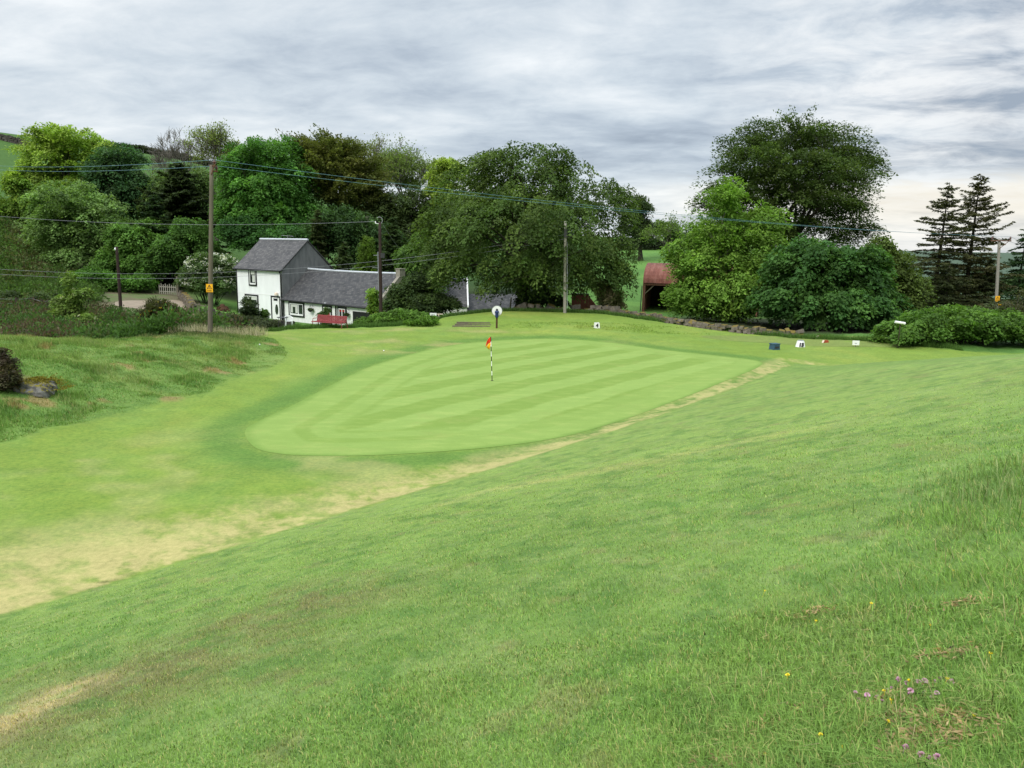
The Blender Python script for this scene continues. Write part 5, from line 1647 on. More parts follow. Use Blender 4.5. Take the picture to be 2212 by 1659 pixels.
    for k in range(8):
        a.tube([(-4.4 + k * .26, yg - .25, zr + .455 - k * .0125), (-4.4 + k * .26, yg + .25, zr + .455 - k * .0125)], .012, 4)
    a.build('aerial', M['steel'], h)
    a = MB().tube([(L2 - .9, 1.2, 3.2), (L2 - .95, 1.2, 7.4)], .04, 6).tube([(L2 - 1.55, 1.2, 7.05), (L2 - .2, 1.2, 7.05)], .022, 5).tube([(L2 - 1.75, 1.2, 5.9), (L2 - .6, 1.2, 5.9)], .02, 5)
    for k in range(5):
        a.tube([(L2 - .95 - .2 * (k % 2) + .2, .95, 7.3 - k * .16), (L2 - .95 + .25, 1.45, 7.3 - k * .16)], .012, 4)
    a.build('aerial', M['steel'], h)
    for x, z in ((4.96, 1.5), (10.5, 1.4)):
        p = Vector((-23.92, 80, zb)) + Matrix.Rotation(-.669, 3, 'Z') @ Vector((x, -.32, z))
        b = thing('hanging_basket', 'hanging basket on the white wing wall between its two left windows' if x < 5 else 'hanging basket on the white wing wall beside the black garage door', 'hanging basket', p, -.669)
        MB().lathe([(.05, -.2), (.2, -.12), (.26, .0), (.24, .01)], (0, 0, 0), 10).build('bowl', M['dark'], b)
        m = MB()
        for q in (0, 2.1, 4.2):
            m.tube([(.25 * math.cos(q), .25 * math.sin(q), 0), (0, 0, .5)], .012, 4)
        m.tube([(0, 0, .5), (0, .32, .5), (0, .32, .2)], .016, 4).build('bracket', M['dark'], b)
        rng = np.random.RandomState(int(x)); n = 420
        pp = rng.normal(size=(n, 3)) * [.11, .11, .05] + [0, 0, .05]
        v, f, c = leaf_quads(pp, rng.normal(size=(n, 3)), rng.normal(size=(n, 3)) + [0, 0, .6], .14, .10, np.array([.06, .09, .03]) * (1 + .3 * rng.normal(size=(n, 1))))
        mesh_np('plant', v, [f], M['leaf'], b, np.clip(c, .01, .4))


farmhouse()


def cottage():
    # second low building, mostly under the drooping beech
    b = ground_at(1010, 84)
    D = 84
    o = thing('outbuilding', 'low slate-roofed outbuilding half hidden under the drooping beech', 'building', (W(930, 690, D).x, D, -2.3), .10)
    k = D / FP
    zt = W(966, 606, D).z + 2.3
    ze = zt - 2.6
    MB().prism([(0, -1), (6, -1), (6, ze - .1), (3, zt - .12), (0, ze - .1)], 'x', 0, 4.0).build('wall', M['wash'], o)
    gable_roof('roof', M['slate'], o, -.1, 4.0, 0, 6, ze, zt, .12, .2)
    m = MB()
    m.prism([(-.25, ze - .28), (3, zt + .02), (6.25, ze - .28), (6.25, ze - .08), (3, zt + .22), (-.25, ze - .08)], 'x', 4.0, 4.16)
    m.build('verge', M['upvc'], o)
    MB().tube([(-.1, 3, zt + .04), (4, 3, zt + .04)], .11, 6).build('ridge', M['ridge'], o)
    MB().prism([(.4, -1), (5.6, -1), (5.6, ze - .95), (3, zt - 1.75), (.4, ze - .95)], 'x', 4.165, 9.6).build('annexe_wall', M['stonedark'], o)
    gable_roof('annexe_roof', M['slatedark'], o, 4.165, 9.7, .4, 5.6, ze - .85, zt - 1.6, .1, .2)
    MB().prism([(.3, -1), (5.7, -1), (5.7, ze - .95), (3, zt - 1.5), (.3, ze - .95)], 'x', 9.705, 9.95).build('annexe_gable', M['white'], o)


cottage()


def barn():
    D = 80.0
    p = W(1390, 611, D)
    zb = Hs(p.x, p.y + 2)
    ze = p.z - zb
    o = thing('barn', 'open-fronted barn with rounded rusty corrugated roof beyond the stone wall', 'barn', (p.x, p.y, zb), -.30)
    Lb, Db, rise = 11.5, 6.4, 2.0
    mb = MB()
    nx, na = 150, 17
    vs = []
    for i in range(nx + 1):
        x = Lb * i / nx
        cor = .022 * math.sin(i * math.pi / 1.0 + .5 * math.pi) if True else 0
        for j in range(na):
            a = math.pi * j / (na - 1)
            y = Db / 2 - (Db / 2 + .12 + cor) * math.cos(a)
            z = ze + (rise + cor) * math.sin(a) ** .9
            vs.append((x, y, z))
    f = [(i * na + j, (i + 1) * na + j, (i + 1) * na + j + 1, i * na + j + 1) for i in range(nx) for j in range(na - 1)]
    mb.add(vs, f)
    r = mb.build('roof', M['iron'], o)
    for q in (1, 2, 3):
        pass
    MB().box((0, Db - .12, -.3), (Lb, Db - .04, ze)).build('back_wall', M['ironinside'], o)
    for x, nm in ((-.05, 'end_wall'), (Lb - .03, 'end_wall')):
        m = MB()
        out = [(.02, -.3), (Db - .02, -.3)] + [(Db / 2 + (Db / 2 - .02) * math.cos(math.pi * t / 14), ze - .02 + (rise - .05) * math.sin(math.pi * t / 14) ** .9) for t in range(15)]
        m.prism(out, 'x', x, x + .06)
        m.build(nm, M['iron'] if x < 1 else M['ironinside'], o)
    for x in (.12, 4.0, 7.8, 11.3):
        MB().box((x - .09, .02, -.3), (x + .09, .2, ze - .06)).build('post', M['rustmetal'], o)
    MB().box((.0, .0, ze - .22), (Lb, .12, ze - .05)).build('eave_beam', M['rustmetal'], o)
    MB().tube([(.2, .12, ze - 1.1), (1.1, .12, ze - .2)], .05, 5).build('brace', M['timber'], o)
    MB().tube([(-.2, -.1, -.3), (-.12, -.1, ze - .3)], .05, 6).build('downpipe', M['dark'], o)


barn()


def shed():
    D = 74
    a, b = W(1234, 671, D), W(1296, 671, D)
    zb = Hs(a.x, a.y)
    o = thing('brick_shed', 'red brick shed wall with sloping end behind the grey pole', 'shed', (a.x, a.y, zb), -.1)
    h = W(1240, 636, D).z - zb
    MB().box((0, 0, -.4), (1.55, .3, h)).build('wall', M['brick'], o)
    MB().prism([(1.62, -.4), (2.75, -.4), (2.75, .35), (1.62, h - .12)], 'y', .02, .26).build('wing_wall', M['brick'], o)
    MB().box((1.54, -.06, -.4), (1.64, .1, h + .05)).build('post', M['rustmetal'], o)
    MB().box((-.1, -.08, h + .002), (1.65, .4, h + .09)).build('coping', M['dark'], o)


shed()


# ------------------------------------------------------------------ poles and wires
def insulator(mb, p, r=.06, h=.22):
    mb.lathe([(r * .3, 0), (r * .35, h * .2), (r, h * .3), (r * .5, h * .5), (r * .95, h * .62), (r * .4, h * .85), (r * .3, h)], p, 8)


def pole(label, px, D, ptop, mat, r0, r1, name='power_pole'):
    b = ground_at(px, D)
    t = W(*ptop, D)
    o = thing(name, label, 'pole', b)
    d = t - b
    m = MB()
    n = 8
    m.tube([Vector((0, 0, -.3))] + [d * (i / n) for i in range(n + 1)], [r0] + [r0 + (r1 - r0) * i / n for i in range(n + 1)], 12)
    m.build('post', M[mat], o, True)
    return o, b, d


def danger_plate(o, d, z, r, w=.30, h=.40):
    s = d * (z / d.z)
    p = Vector((s.x, s.y - r - .012, z))
    pl = MB().box((p.x - w / 2, p.y - .006, z - h / 2), (p.x + w / 2, p.y + .006, z + h / 2)).build('warning_plate', M['yellow'], o)
    m = MB()
    y0, y1 = p.y - .011, p.y - .0065
    cx, cz, a = p.x, z + h * .13, w * .40
    T = [(cx - a, cz - a * .72), (cx + a, cz - a * .72), (cx, cz + a * .95)]
    g = [(cx + (u - cx) * .68, cz - .03 + (v - cz + .03) * .68) for u, v in T]
    for i in range(3):
        j = (i + 1) % 3
        m.prism([T[i], T[j], g[j], g[i]], 'y', y0, y1)
    m.prism([(cx - .01, cz + a * .45), (cx + .035, cz + .02), (cx + .005, cz + .01), (cx + .02, cz - a * .5), (cx - .035, cz - .01), (cx - .005, cz + .005)], 'y', y0, y1)
    m.box((cx - w * .36, y0, z - h * .38), (cx + w * .36, y1, z - h * .33)).box((cx - w * .36, y0, z - h * .28), (cx + w * .3, y1, z - h * .24))
    m.build('hazard_mark', M['black'], pl)


oA, bA, dA = pole('tall weathered wooden power pole with yellow warning plate left of the house', 454, 42, (457, 356), 'pole', .135, .10)
m = MB()
for k, (ox, oy, oz) in enumerate(((.10, -.02, -.05), (.08, .1, -.32))):
    m.box((dA.x - .06, dA.y - .06 + oy, dA.z + oz - .04), (dA.x + .26, dA.y + .06 + oy, dA.z + oz + .04))
m.tube([(dA.x, dA.y - .1, dA.z - .5), (dA.x + .22, dA.y - .1, dA.z + .02)], .03, 5)
m.build('bracket', M['rustmetal'], oA)
m = MB()
insulator(m, (dA.x + .16, dA.y - .02, dA.z - .01), .11, .26); insulator(m, (dA.x + .22, dA.y + .1, dA.z - .28), .10, .24)
m.build('insulator', M['ceramic'], oA)
danger_plate(oA, dA, (W(453, 622, 42) - bA).z, .14, .36, .44)
topA = bA + dA

oB, bB, dB = pole('dark brown telegraph pole with hooked top in front of the low slate roof', 823, 58, (820.5, 480), 'polebrown', .14, .105, 'telegraph_pole')
m = MB()
m.tube([(dB.x + .05, dB.y, dB.z - .2)] + [(dB.x - .02 + .22 * math.cos(a), dB.y, dB.z + .14 + .24 * math.sin(a)) for a in (-.6, 0, .6, 1.2, 1.8, 2.4)], .022, 5)
m.build('hook', M['steel'], oB)
m = MB(); insulator(m, (dB.x - .32, dB.y, dB.z - .12), .06, .2)
m.tube([(dB.x - .32, dB.y, dB.z - .1), (dB.x, dB.y, dB.z - .12)], .025, 5)
m.build('insulator', M['whiteceramic'], oB)
m = MB(); m.box((dB.x + .05, dB.y - .2, dB.z - 2.6), (dB.x + .35, dB.y - .05, dB.z - 2.25)); m.build('junction_box', M['dark'], oB)

oC, bC, dC = pole('pale grey pole in front of the drooping beech', 1220, 61, (1221.5, 478), 'polegrey', .135, .10)
m = MB().tube([(-.0 + dC.x * .75 + .14, -.12, dC.z * .78), (dC.x * .5 + .16, -.13, dC.z * .5), (.17, -.14, .4)], .03, 5)
m.build('cable_guard', M['steel'], oC)
m = MB()
rs_c = [(dC.x * .5 + .2 + .14 * math.cos(a), -.16, dC.z * .48 + .42 * math.sin(a)) for a in np.linspace(0, 6.283, 15)]
m.tube(rs_c, .022, 4, cap=False); m.build('cable_coil', M['dark'], oC)
m = MB().box((dC.x * .85 - .12, -.2, dC.z * .83), (dC.x * .85 + .12, -.06, dC.z * .92)); m.build('junction_box', M['dark'], oC)
topC = bC + dC

oD, bD, dD = pole('short brown leaning pole beside the gravel track', 261, 77, (252, 533), 'polebrown', .17, .13, 'telegraph_pole')
m = MB(); insulator(m, (dD.x - .1, dD.y - .12, dD.z - .35), .11, .28); m.build('insulator', M['whiteceramic'], oD)

oE, bE, dE = pole('grey power pole with small cross-arm among the spruces', 2149, 72, (2159, 516), 'polegrey', .155, .125)
m = MB().box((dE.x - .85, dE.y - .2, dE.z - .22), (dE.x + 1.0, dE.y - .1, dE.z - .12))
m.tube([(dE.x, dE.y - .14, dE.z - .9), (dE.x + .8, dE.y - .14, dE.z - .2)], .03, 5)
m.build('cross_arm', M['rustmetal'], oE)
for xo in (-.75, .9):
    m = MB(); insulator(m, (dE.x + xo, dE.y - .15, dE.z - .12), .12, .34); m.build('insulator', M['ceramic'], oE)
danger_plate(oE, dE, (W(2152, 645, 72) - bE).z, .15, .40, .50)
MB().box((-.17 + .1, -.19, (W(2152, 659, 72) - bE).z), (.27, -.16, (W(2152, 657, 72) - bE).z + .05)).build('marker_strip', M['yellow'], oE)
topE = bE + dE


def wire(label, a, b, sag, r, mat, clips=0):
    a, b = Vector(a), Vector(b)
    n = 40
    m = MB()
    pts = [a.lerp(b, i / n) - Vector((0, 0, sag * 4 * (i / n) * (1 - i / n))) for i in range(n + 1)]
    m.tube([p - a for p in pts], r, 5)
    o = m.build('overhead_wire', M[mat])
    o.location = a
    tag(o, label, 'wire', 'overhead wires')
    return o


offA = [topA + Vector((.16, -.02, .25)), topA + Vector((.22, .1, -.04))]
offE = [topE + Vector((-.75, -.15, .22)), topE + Vector((.9, -.15, .22))]
for k in range(2):
    wire('blue-green wire sagging from the tall pole to the cross-armed pole, ' + ('upper of the two' if k == 0 else 'lower of the two'), offA[k], offE[k], .62, .0105, 'wire')
    e = W(-60, 354 + 8 * k, 88)
    wire('blue-green wire running from the tall pole towards the left hillside, ' + ('upper of the two' if k == 0 else 'lower of the two'), offA[k], e, .35, .012, 'wire')
    wire('wire leaving the cross-armed pole towards the right, ' + ('nearer one' if k == 0 else 'farther one'), offE[k], W(2330, 545 + 14 * k, 70 + 3 * k), .3, .013, 'wiregrey')
tB = bB + dB
wire('grey wire from the hooked brown pole across in front of the wood', tB + Vector((-.32, 0, .05)), W(-60, 462, 74), .55, .012, 'wiregrey')
for k in range(2):
    wire('thin wire hanging across the house front below the others, ' + ('upper of the two' if k == 0 else 'lower of the two'), topC + Vector((0, -.1, -1.0 - .35 * k)), W(-60, 577 + 11 * k, 66), 1.55, .010, 'wiregrey')
wire('thin stay wire slanting down from the hooked brown pole to the low roof end', tB + Vector((.1, .1, 0)), W(896, 572, 72), .3, .014, 'wiregrey')


# ------------------------------------------------------------------ the golf course furniture
def flagstick():
    b = G(1063, 823)
    o = thing('flagstick', 'black and white banded flagstick with red and yellow flag in the hole', 'flag', (b.x, b.y, b.z + .012))
    hgt = W(1058.5, 728, b.y).z - b.z
    lean = -.08
    def P(z): return Vector((lean * z / hgt, 0, z))
    n = 9
    zs = [-.1] + [hgt * i / n for i in range(1, n + 1)]
    zs[1] = .55 * hgt * 2 / n
    for i in range(n):
        MB().tube([P(zs[i]), P(zs[i + 1])], .0165, 8).build('band', M['black'] if i % 2 == 0 else M['upvc'], o)
    top = P(hgt)
    # hanging cloth: red above, yellow below, folded
    def cloth(z0, z1, w0, w1, ph):
        m = MB(); nx, nz = 9, 9
        vs = []
        for i in range(nz + 1):
            t = i / nz
            z = z0 + (z1 - z0) * t
            for j in range(nx + 1):
                s = j / nx
                w = w0 + (w1 - w0) * t
                vs.append((top.x - w * s, .07 * math.sin(s * 5.2 + ph + t) * s + .012, top.z + z - .16 * s * s - .05 * s))
        m.add(vs, [(i * (nx + 1) + j, i * (nx + 1) + j + 1, (i + 1) * (nx + 1) + j + 1, (i + 1) * (nx + 1) + j) for i in range(nz) for j in range(nx)])
        return m
    f = cloth(-.01, -.24, .17, .22, 0).build('flag', M['flagred'], o, True)
    s = f.modifiers.new('thickness', 'SOLIDIFY'); s.thickness = .006
    f2 = cloth(-.2405, -.36, .17, .05, .8).build('lower_flag', M['flagyellow'], o, True)
    s = f2.modifiers.new('thickness', 'SOLIDIFY'); s.thickness = .006
    f2['label'] = 'yellow lower half of the flag'
    MB().lathe([(.054, -.1), (.058, 0.004), (.052, .004), (.05, -.09)], (0, 0, 0), 16).build('cup', M['concrete'], o)


flagstick()


def bench():
    D = 50.5
    a, b = ground_at(683, D + .7), ground_at(748, D - .3)
    e = (b - a); e.z = 0
    Lb = e.length
    rz = math.atan2(e.y, e.x)
    o = thing('bench', 'red mesh metal bench facing the green from behind', 'bench', (a.x, a.y, (a.z + b.z) / 2), rz)
    # seen from the front: the seat is towards -y, the back leans away
    def mesh_panel(name, prof, wire_r, n):
        m = MB()
        # perforated sheet: fine bars both ways with real gaps
        for i in range(n + 1):
            x = .05 + (Lb - .1) * i / n
            m.tube([(x, y, z) for y, z in prof], wire_r, 4, cap=False)
        k = 20
        for j in range(k + 1):
            t = j / k * (len(prof) - 1)
            q = min(int(t), len(prof) - 2)
            y = prof[q][0] + (prof[q + 1][0] - prof[q][0]) * (t - q); z = prof[q][1] + (prof[q + 1][1] - prof[q][1]) * (t - q)
            m.box((.05, y - .007, z - .006), (Lb - .05, y + .007, z + .006))
        return m.build(name, M['red'], o)
    mesh_panel('seat', [(-.52, .42), (-.5, .45), (-.25, .44), (-.05, .42), (.02, .44)], .0115, 100)
    mesh_panel('backrest', [(.02, .44), (.06, .52), (.12, .70), (.15, .81), (.19, .82)], .0085, 100)
    m = MB().tube([(.03, -.52, .42), (Lb - .03, -.52, .42)], .022, 6).tube([(.03, .18, .82), (Lb - .03, .18, .82)], .022, 6)
    m.build('rail', M['red'], o)
    for x in (.06, Lb - .06):
        m = MB().tube([(x, -.42, -.05), (x, -.42, .42), (x, .02, .42)], .028, 6).tube([(x, .26, -.05), (x, .10, .60), (x, .18, .82)], .028, 6)
        m.tube([(x, -.42, .42), (x, -.38, .62), (x, .12, .64)], .022, 6)
        m.build('leg', M['red'], o)


bench()


def plastic_chair():
    D = 62
    p = ground_at(625, D)
    p.z = max(p.z, W(625, 704, D).z - .02)
    o = thing('garden_chair', 'white plastic garden chair beside the dark stone wall', 'chair', p, R(25))
    m = MB()
    m.box((-.24, -.24, .40), (.24, .22, .435)); m.build('seat', M['plastic'], o)
    m = MB()
    n = 9
    for i in range(n):
        a = -1.25 + 2.5 * i / (n - 1)
        x, y = .27 * math.sin(a), .0 + .26 * math.cos(a)
        hgt = .84 - .14 * (abs(a) / 1.25) ** 2
        m.tube([(x * .9, y * .9, .43), (x * 1.08, y * 1.12, hgt)], .017, 4)
    m.tube([(.27 * 1.08 * math.sin(a), .26 * 1.12 * math.cos(a), .84 - .14 * (abs(a) / 1.25) ** 2) for a in np.linspace(-1.25, 1.25, 13)], .03, 6)
    m.build('backrest', M['plastic'], o)
    for s in (-1, 1):
        MB().tube([(s * .28, .08, .70), (s * .30, -.2, .66), (s * .27, -.24, .42)], .03, 6).build('arm', M['plastic'], o)
        MB().tube([(s * .24, -.22, .42), (s * .28, -.28, -.1)], [.035, .025], 6).build('leg', M['plastic'], o)
        MB().tube([(s * .22, .2, .42), (s * .27, .3, -.1)], [.035, .025], 6).build('leg', M['plastic'], o)
    q = ground_at(612, D)
    q.z = p.z
    t = thing('garden_table', 'small dark round garden table beside the white chair', 'table', q)
    MB().lathe([(.0, .68), (.44, .68), (.46, .70), (.44, .72), (0, .72)], (0, 0, 0), 18).build('tabletop', M['dark'], t)
    for a in (.5, 2.1, 3.6, 5.2):
        MB().tube([(.3 * math.cos(a), .3 * math.sin(a), .68), (.36 * math.cos(a), .36 * math.sin(a), -.1)], .022, 5).build('leg', M['dark'], t)
    s = ground_at(604, 54)
    s = thing('cut_stump', 'small reddish cut post stump on the slope below the white chair', 'stump', (s.x, s.y, s.z))
    MB().lathe([(.2, -.3), (.17, 0), (.15, .3), (.14, .42), (.05, .44)], (0, 0, 0), 10).build('stem', M['postbrown'], s)


plastic_chair()


def root_stump():
    p = ground_at(481, 84)
    rng = np.random.RandomState(3)
    o = thing('tree_stump', 'reddish-brown upturned root stump on the lawn left of the house', 'stump', p)
    m = MB()
    m.lathe([(.42, -.1), (.38, .2), (.30, .5), (.22, .72), (.05, .78)], (0, 0, 0), 12)
    for k in range(16):
        a = k * .4 + rng.rand() * .3
        m.tube([(.2 * math.cos(a), .2 * math.sin(a), .2 + .3 * rng.rand()), (.5 * math.cos(a), .5 * math.sin(a), .15 + .3 * rng.rand()), (.75 * math.cos(a), .75 * math.sin(a), -.05)], [.12, .08, .03], 5)
    m.build('roots', M['postbrown'], o)


root_stump()


def stones(o, name, path, hgt, wid, mat, rng, per=7.0, sz=.3, gaps=0.0):
    """A dry wall: rough blocks piled along a ground path, one mesh."""
    P = np.array(path)
    seg = np.linalg.norm(np.diff(P[:, :2], axis=0), axis=1)
    cum = np.concatenate([[0], np.cumsum(seg)])
    m = MB()
    tot = cum[-1]
    base = np.array(o.location)
    rows = max(1, int(hgt / (sz * .62)))
    for r in range(rows):
        s = rng.rand() * sz
        while s < tot:
            w = sz * (.6 + .9 * rng.rand())
            x, y = np.interp(s, cum, P[:, 0]), np.interp(s, cum, P[:, 1])
            hh = hgt * (.75 + .5 * noise(s * .35, r * 0, 7))
            if r * sz * .62 < hh and rng.rand() > gaps:
                i = min(max(np.searchsorted(cum, s) - 1, 0), len(P) - 2)
                d = P[i + 1] - P[i]
                a = math.atan2(d[1], d[0]) + rng.normal() * .22
                for side in ((-1, 1) if r < rows - 1 else (0,)):
                    off = side * wid * .28
                    cx, cy = x - math.sin(a) * off, y + math.cos(a) * off
                    zc = Hs(cx, cy) + r * sz * .60 + sz * .22 + rng.normal() * .03
                    T = Matrix.Translation(Vector((cx, cy, zc)) - Vector(base)) @ Matrix.Rotation(a, 4, 'Z') @ Matrix.Rotation(rng.normal() * .16, 4, 'Y') @ Matrix.Rotation(rng.normal() * .16, 4, 'X')
                    q = (w * .54, wid * (.30 if side else .42) * (.8 + .4 * rng.rand()), sz * .36 * (.75 + .6 * rng.rand()))
                    vs = []
                    for k in range(8):
                        sx, sy, sz_ = ((k in (1, 2, 5, 6)) * 2 - 1), ((k in (2, 3, 6, 7)) * 2 - 1), (k > 3) * 2 - 1
                        vs.append(T @ Vector((sx * q[0] * (.72 + .3 * rng.rand()), sy * q[1] * (.72 + .3 * rng.rand()), sz_ * q[2] * (.7 + .3 * rng.rand()))))
                    m.add(vs, [(3, 2, 1, 0), (4, 5, 6, 7), (0, 1, 5, 4), (1, 2, 6, 5), (2, 3, 7, 6), (3, 0, 4, 7)])
            s += w
    return m.build(name, M[mat], o)


def walls():
    rng = np.random.RandomState(12)
    for nm, lab, pts, h, w, mt, sz, gaps in (
            ('stone_wall', 'mossy tumbled stone wall running under the maple from the barn to the third tee', [(1338, 62), (1362, 61), (1395, 59), (1425, 57), (1460, 55.5), (1530, 53.5), (1600, 52), (1680, 51), (1740, 50.5)], .62, .62, 'stone', .34, .10),
            ('stone_wall', 'low row of grey boulders behind the tee mound below the drooping beech', [(1105, 64), (1150, 64), (1200, 64), (1260, 64), (1300, 63.5), (1338, 62.5)], .75, .8, 'stone', .55, .2),
            ('stone_wall', 'dark dry stone wall in front of the white house', [(440, 74), (480, 72), (520, 70), (560, 68), (600, 66.5), (634, 66)], 1.35, .6, 'stonedark', .30, .02),
            ('stone_wall', 'short stone gate wall at the end of the gravel track', [(392, 89), (403, 85), (412, 81), (418, 78)], 1.25, .6, 'stone', .34, .05),
            ('field_wall', 'dark stone wall crossing the green hill at the far left', [(-160, 196), (-60, 194), (0, 192), (40, 191), (82, 190)], 1.6, 1.0, 'stonedark', .8, .05)):
        P = [ground_at(a, D) for a, D in pts]
        o = thing(nm, lab, 'wall', P[0])
        stones(o, 'stonework', P, h, w, mt, rng, sz=sz, gaps=gaps)


walls()


def gate_and_fences():
    a, b = ground_at(345, 92), ground_at(381, 91)
    e = b - a
    o = thing('picket_gate', 'grey picket gate across the dark gap in the trees', 'gate', a, math.atan2(e.y, e.x))
    L = math.hypot(e.x, e.y)
    for k in range(9):
        x = L * k / 8
        MB().box((x - .05, -.02, .05), (x + .05, .02, 1.15 + .12 * (k % 2))).build('picket', M['polegrey'], o)
    MB().box((-.1, .021, .3), (L + .1, .06, .4)).box((-.1, .021, .85), (L + .1, .06, .95)).build('rail', M['polegrey'], o)
    MB().box((L + .2, -.1, -.2), (L + .4, .1, 2.2)).build('gatepost', M['pole'], o)
    pts = [(418, 77), (432, 76.5), (446, 76)]
    P = [ground_at(*p) for p in pts]
    o = thing('rail_fence', 'short post-and-rail fence beside the white-blossomed hawthorn', 'fence', P[0])
    for p in P:
        q = p - P[0]
        MB().box((q.x - .06, q.y - .06, q.z - .2), (q.x + .06, q.y + .06, q.z + 1.25)).build('post', M['pole'], o)
    m = MB()
    for z in (.6, 1.1):
        m.tube([(p - P[0]) + Vector((0, -.07, z)) for p in P], .045, 4)
    m.build('rail', M['pole'], o)
    pts = [(-30, 70), (38, 71), (75, 72), (93, 70), (120, 71)]
    P = [ground_at(*p) for p in pts]
    o = thing('wire_fence', 'row of dark fence posts at the foot of the brown hillside', 'fence', P[0])
    for i, p in enumerate(P):
        q = p - P[0]
        MB().box((q.x - .07, q.y - .07, q.z - .2), (q.x + .07, q.y + .07, q.z + 1.5)).build('post', M['timberdark'], o)
    m = MB()
    for z in (.5, .95, 1.35):
        m.tube([(p - P[0]) + Vector((0, -.08, z)) for p in P], .012, 4)
    m.build('wire', M['steel'], o)
    # two pale posts behind the stone wall
    p = ground_at(1397, 66)
    for px, D, h, lab in ((1303, 67, 3.1, 'pale leaning fence post in the brownish hawthorn'), (1101, 65.2, 1.2, 'short wooden post before the white gable under the beech')):
        p = ground_at(px, D)
        o = MB().tube([(0, 0, -.2), (.05, 0, h * .5), (.12, 0, h)], [.07, .065, .06], 7).build('fence_post', M['pole'])
        o.location = p
        tag(o, lab, 'post')


gate_and_fences()


def tee_things():
    # round sign on a brown post with a blue ball washer
    b = G(1073, 709)
    D = b.y
    o = thing('ball_washer', 'blue ball washer on a brown post with round white disc at the timber steps', 'ball washer', b)
    h = W(1072, 660, D).z - b.z
    MB().box((-.06, -.06, -.1), (.06, .06, h * .72)).build('post', M['postbrown'], o)
    MB().lathe([(.08, h * .47), (.115, h * .5), (.115, h * .66), (.14, h * .68), (.14, h * .74), (.09, h * .78)], (0, -.12, 0), 12).build('washer', M['blue'], o)
    MB().tube([(.0, -.12, h * .77), (.0, -.12, h * .86)], .07, 8).build('handle', M['dark'], o)
    d = MB(); r = h * .235
    d.prism([(r * math.cos(t * 6.2832 / 28), h - r + r * math.sin(t * 6.2832 / 28)) for t in range(28)], 'y', .04, .065)
    disc = d.build('sign_disc', M['plastic'], o)
    d = MB()
    for t in range(28):
        a0, a1 = t * 6.2832 / 28, (t + 1) * 6.2832 / 28
        d.prism([(r * math.cos(a0), h - r + r * math.sin(a0)), (r * math.cos(a1), h - r + r * math.sin(a1)), (r * .93 * math.cos(a1), h - r + r * .93 * math.sin(a1)), (r * .93 * math.cos(a0), h - r + r * .93 * math.sin(a0))], 'y', .03, .0395)
    d.build('rim', M['steel'], disc)
    # timber steps
    a, c = G(977, 706), G(1059, 706)
    o = thing('timber_steps', 'two old grey timber sleepers forming steps up to the tee mound', 'steps', a)
    L = (c - a).length
    for k, (yy, zz, x0, x1) in enumerate(((0, 0, 0, L), (.6, .06, .12, L + .05), (1.2, .14, .2, L - .05))):
        MB().box((x0, yy, zz - .1), (x1, yy + .14, zz + .085)).build('riser', M['timber'], o)
        MB().box((x0 + .1, yy + .145, zz - .3), (x1 - .1, yy + .595, zz + .03)).build('tread', M['timberdark'], o)
    # numbered boxes and signs
    p = G(1289, 709)
    o = thing('tee_box_sign', 'white block numbered 4 on the tee mound', 'tee marker', p, R(6))
    s = .36
    MB().prism([(-.19, 0), (.19, 0), (.155, s), (-.155, s)], 'y', -.12, .12).build('block', M['plastic'], o)
    text_obj('number', '4', .36, M['black'], o, Matrix.Translation((0, -.124, .17)) @ Matrix.Rotation(R(90), 4, 'X'), bold=.012)
    MB().box((-.36, .0, .1), (-.19, .03, .16)).build('arm', M['timberdark'], o)
    p = G(1728.6, 749)
    o = thing('tee_tub_sign', 'white tapered tub numbered 13 with dark top by the strip tee', 'tee marker', p, R(0))
    MB().lathe([(.29, 0), (.275, .05), (.20, .34), (.19, .35)], (0, 0, 0), 20).build('tub', M['plastic'], o, False)
    MB().lathe([(.165, .355), (.18, .375), (.16, .395), (.03, .40)], (0, 0, 0), 20).build('lid', M['steel'], o)
    text_obj('number', '13', .30, M['black'], o, Matrix.Translation((-.06, -.285, .14)) @ Matrix.Rotation(R(90 - 15), 4, 'X'), bold=.014, shear=.15, depth=.03)
    p = G(1672.7, 755)
    o = thing('litter_box', 'faded blue plastic box standing in the grass left of the white tub', 'box', p, R(24))
    MB().prism([(-.24, 0), (.24, 0), (.20, .30), (-.20, .30)], 'y', -.2, .2).build('body', M['bluebox'], o)
    MB().box((-.23, -.22, .302), (.23, .22, .36)).build('lid', M['bluebox'], o)
    MB().box((-.15, -.222, .1), (.15, -.2, .2)).build('handle', M['dark'], o)
    p = G(1848, 750)
    o = thing('tee_notice', 'small white rectangular notice on a short stake beside the strip tee', 'sign', p)
    MB().box((-.2, -.015, .12), (.2, .015, .38)).build('plate', M['plastic'], o)
    MB().box((-.07, -.019, .21), (.07, -.0155, .245)).build('mark', M['steel'], o)
    MB().box((-.02, -.01, -.1), (.02, .014, .118)).build('stake', M['timber'], o)
    for (px, py), lab in (((1771.5, 730), 'reddish tee marker with pale end, farther one on the strip tee'), ((1783.5, 740.5), 'reddish tee marker with pale ends, nearer one on the strip tee')):
        p = G(px, py)
        o = thing('tee_marker', lab, 'tee marker', p, R(15), 'tee markers')
        MB().prism([(-.2, 0), (.2, 0), (.13, .16), (-.13, .16)], 'y', -.06, .06).build('wedge', M['teemark'], o)
        MB().prism([(-.235, 0), (-.202, 0), (-.133, .16), (-.165, .165)], 'y', -.07, .07).build('end_cap', M['creammark'], o)
    # sign on the left of the mound
    p = G(940, 690)
    D = p.y
    o = thing('fairway_sign', 'small white plaque on an arm at the left end of the tee mound', 'sign', p, R(4))
    z = W(936, 679, D).z - p.z
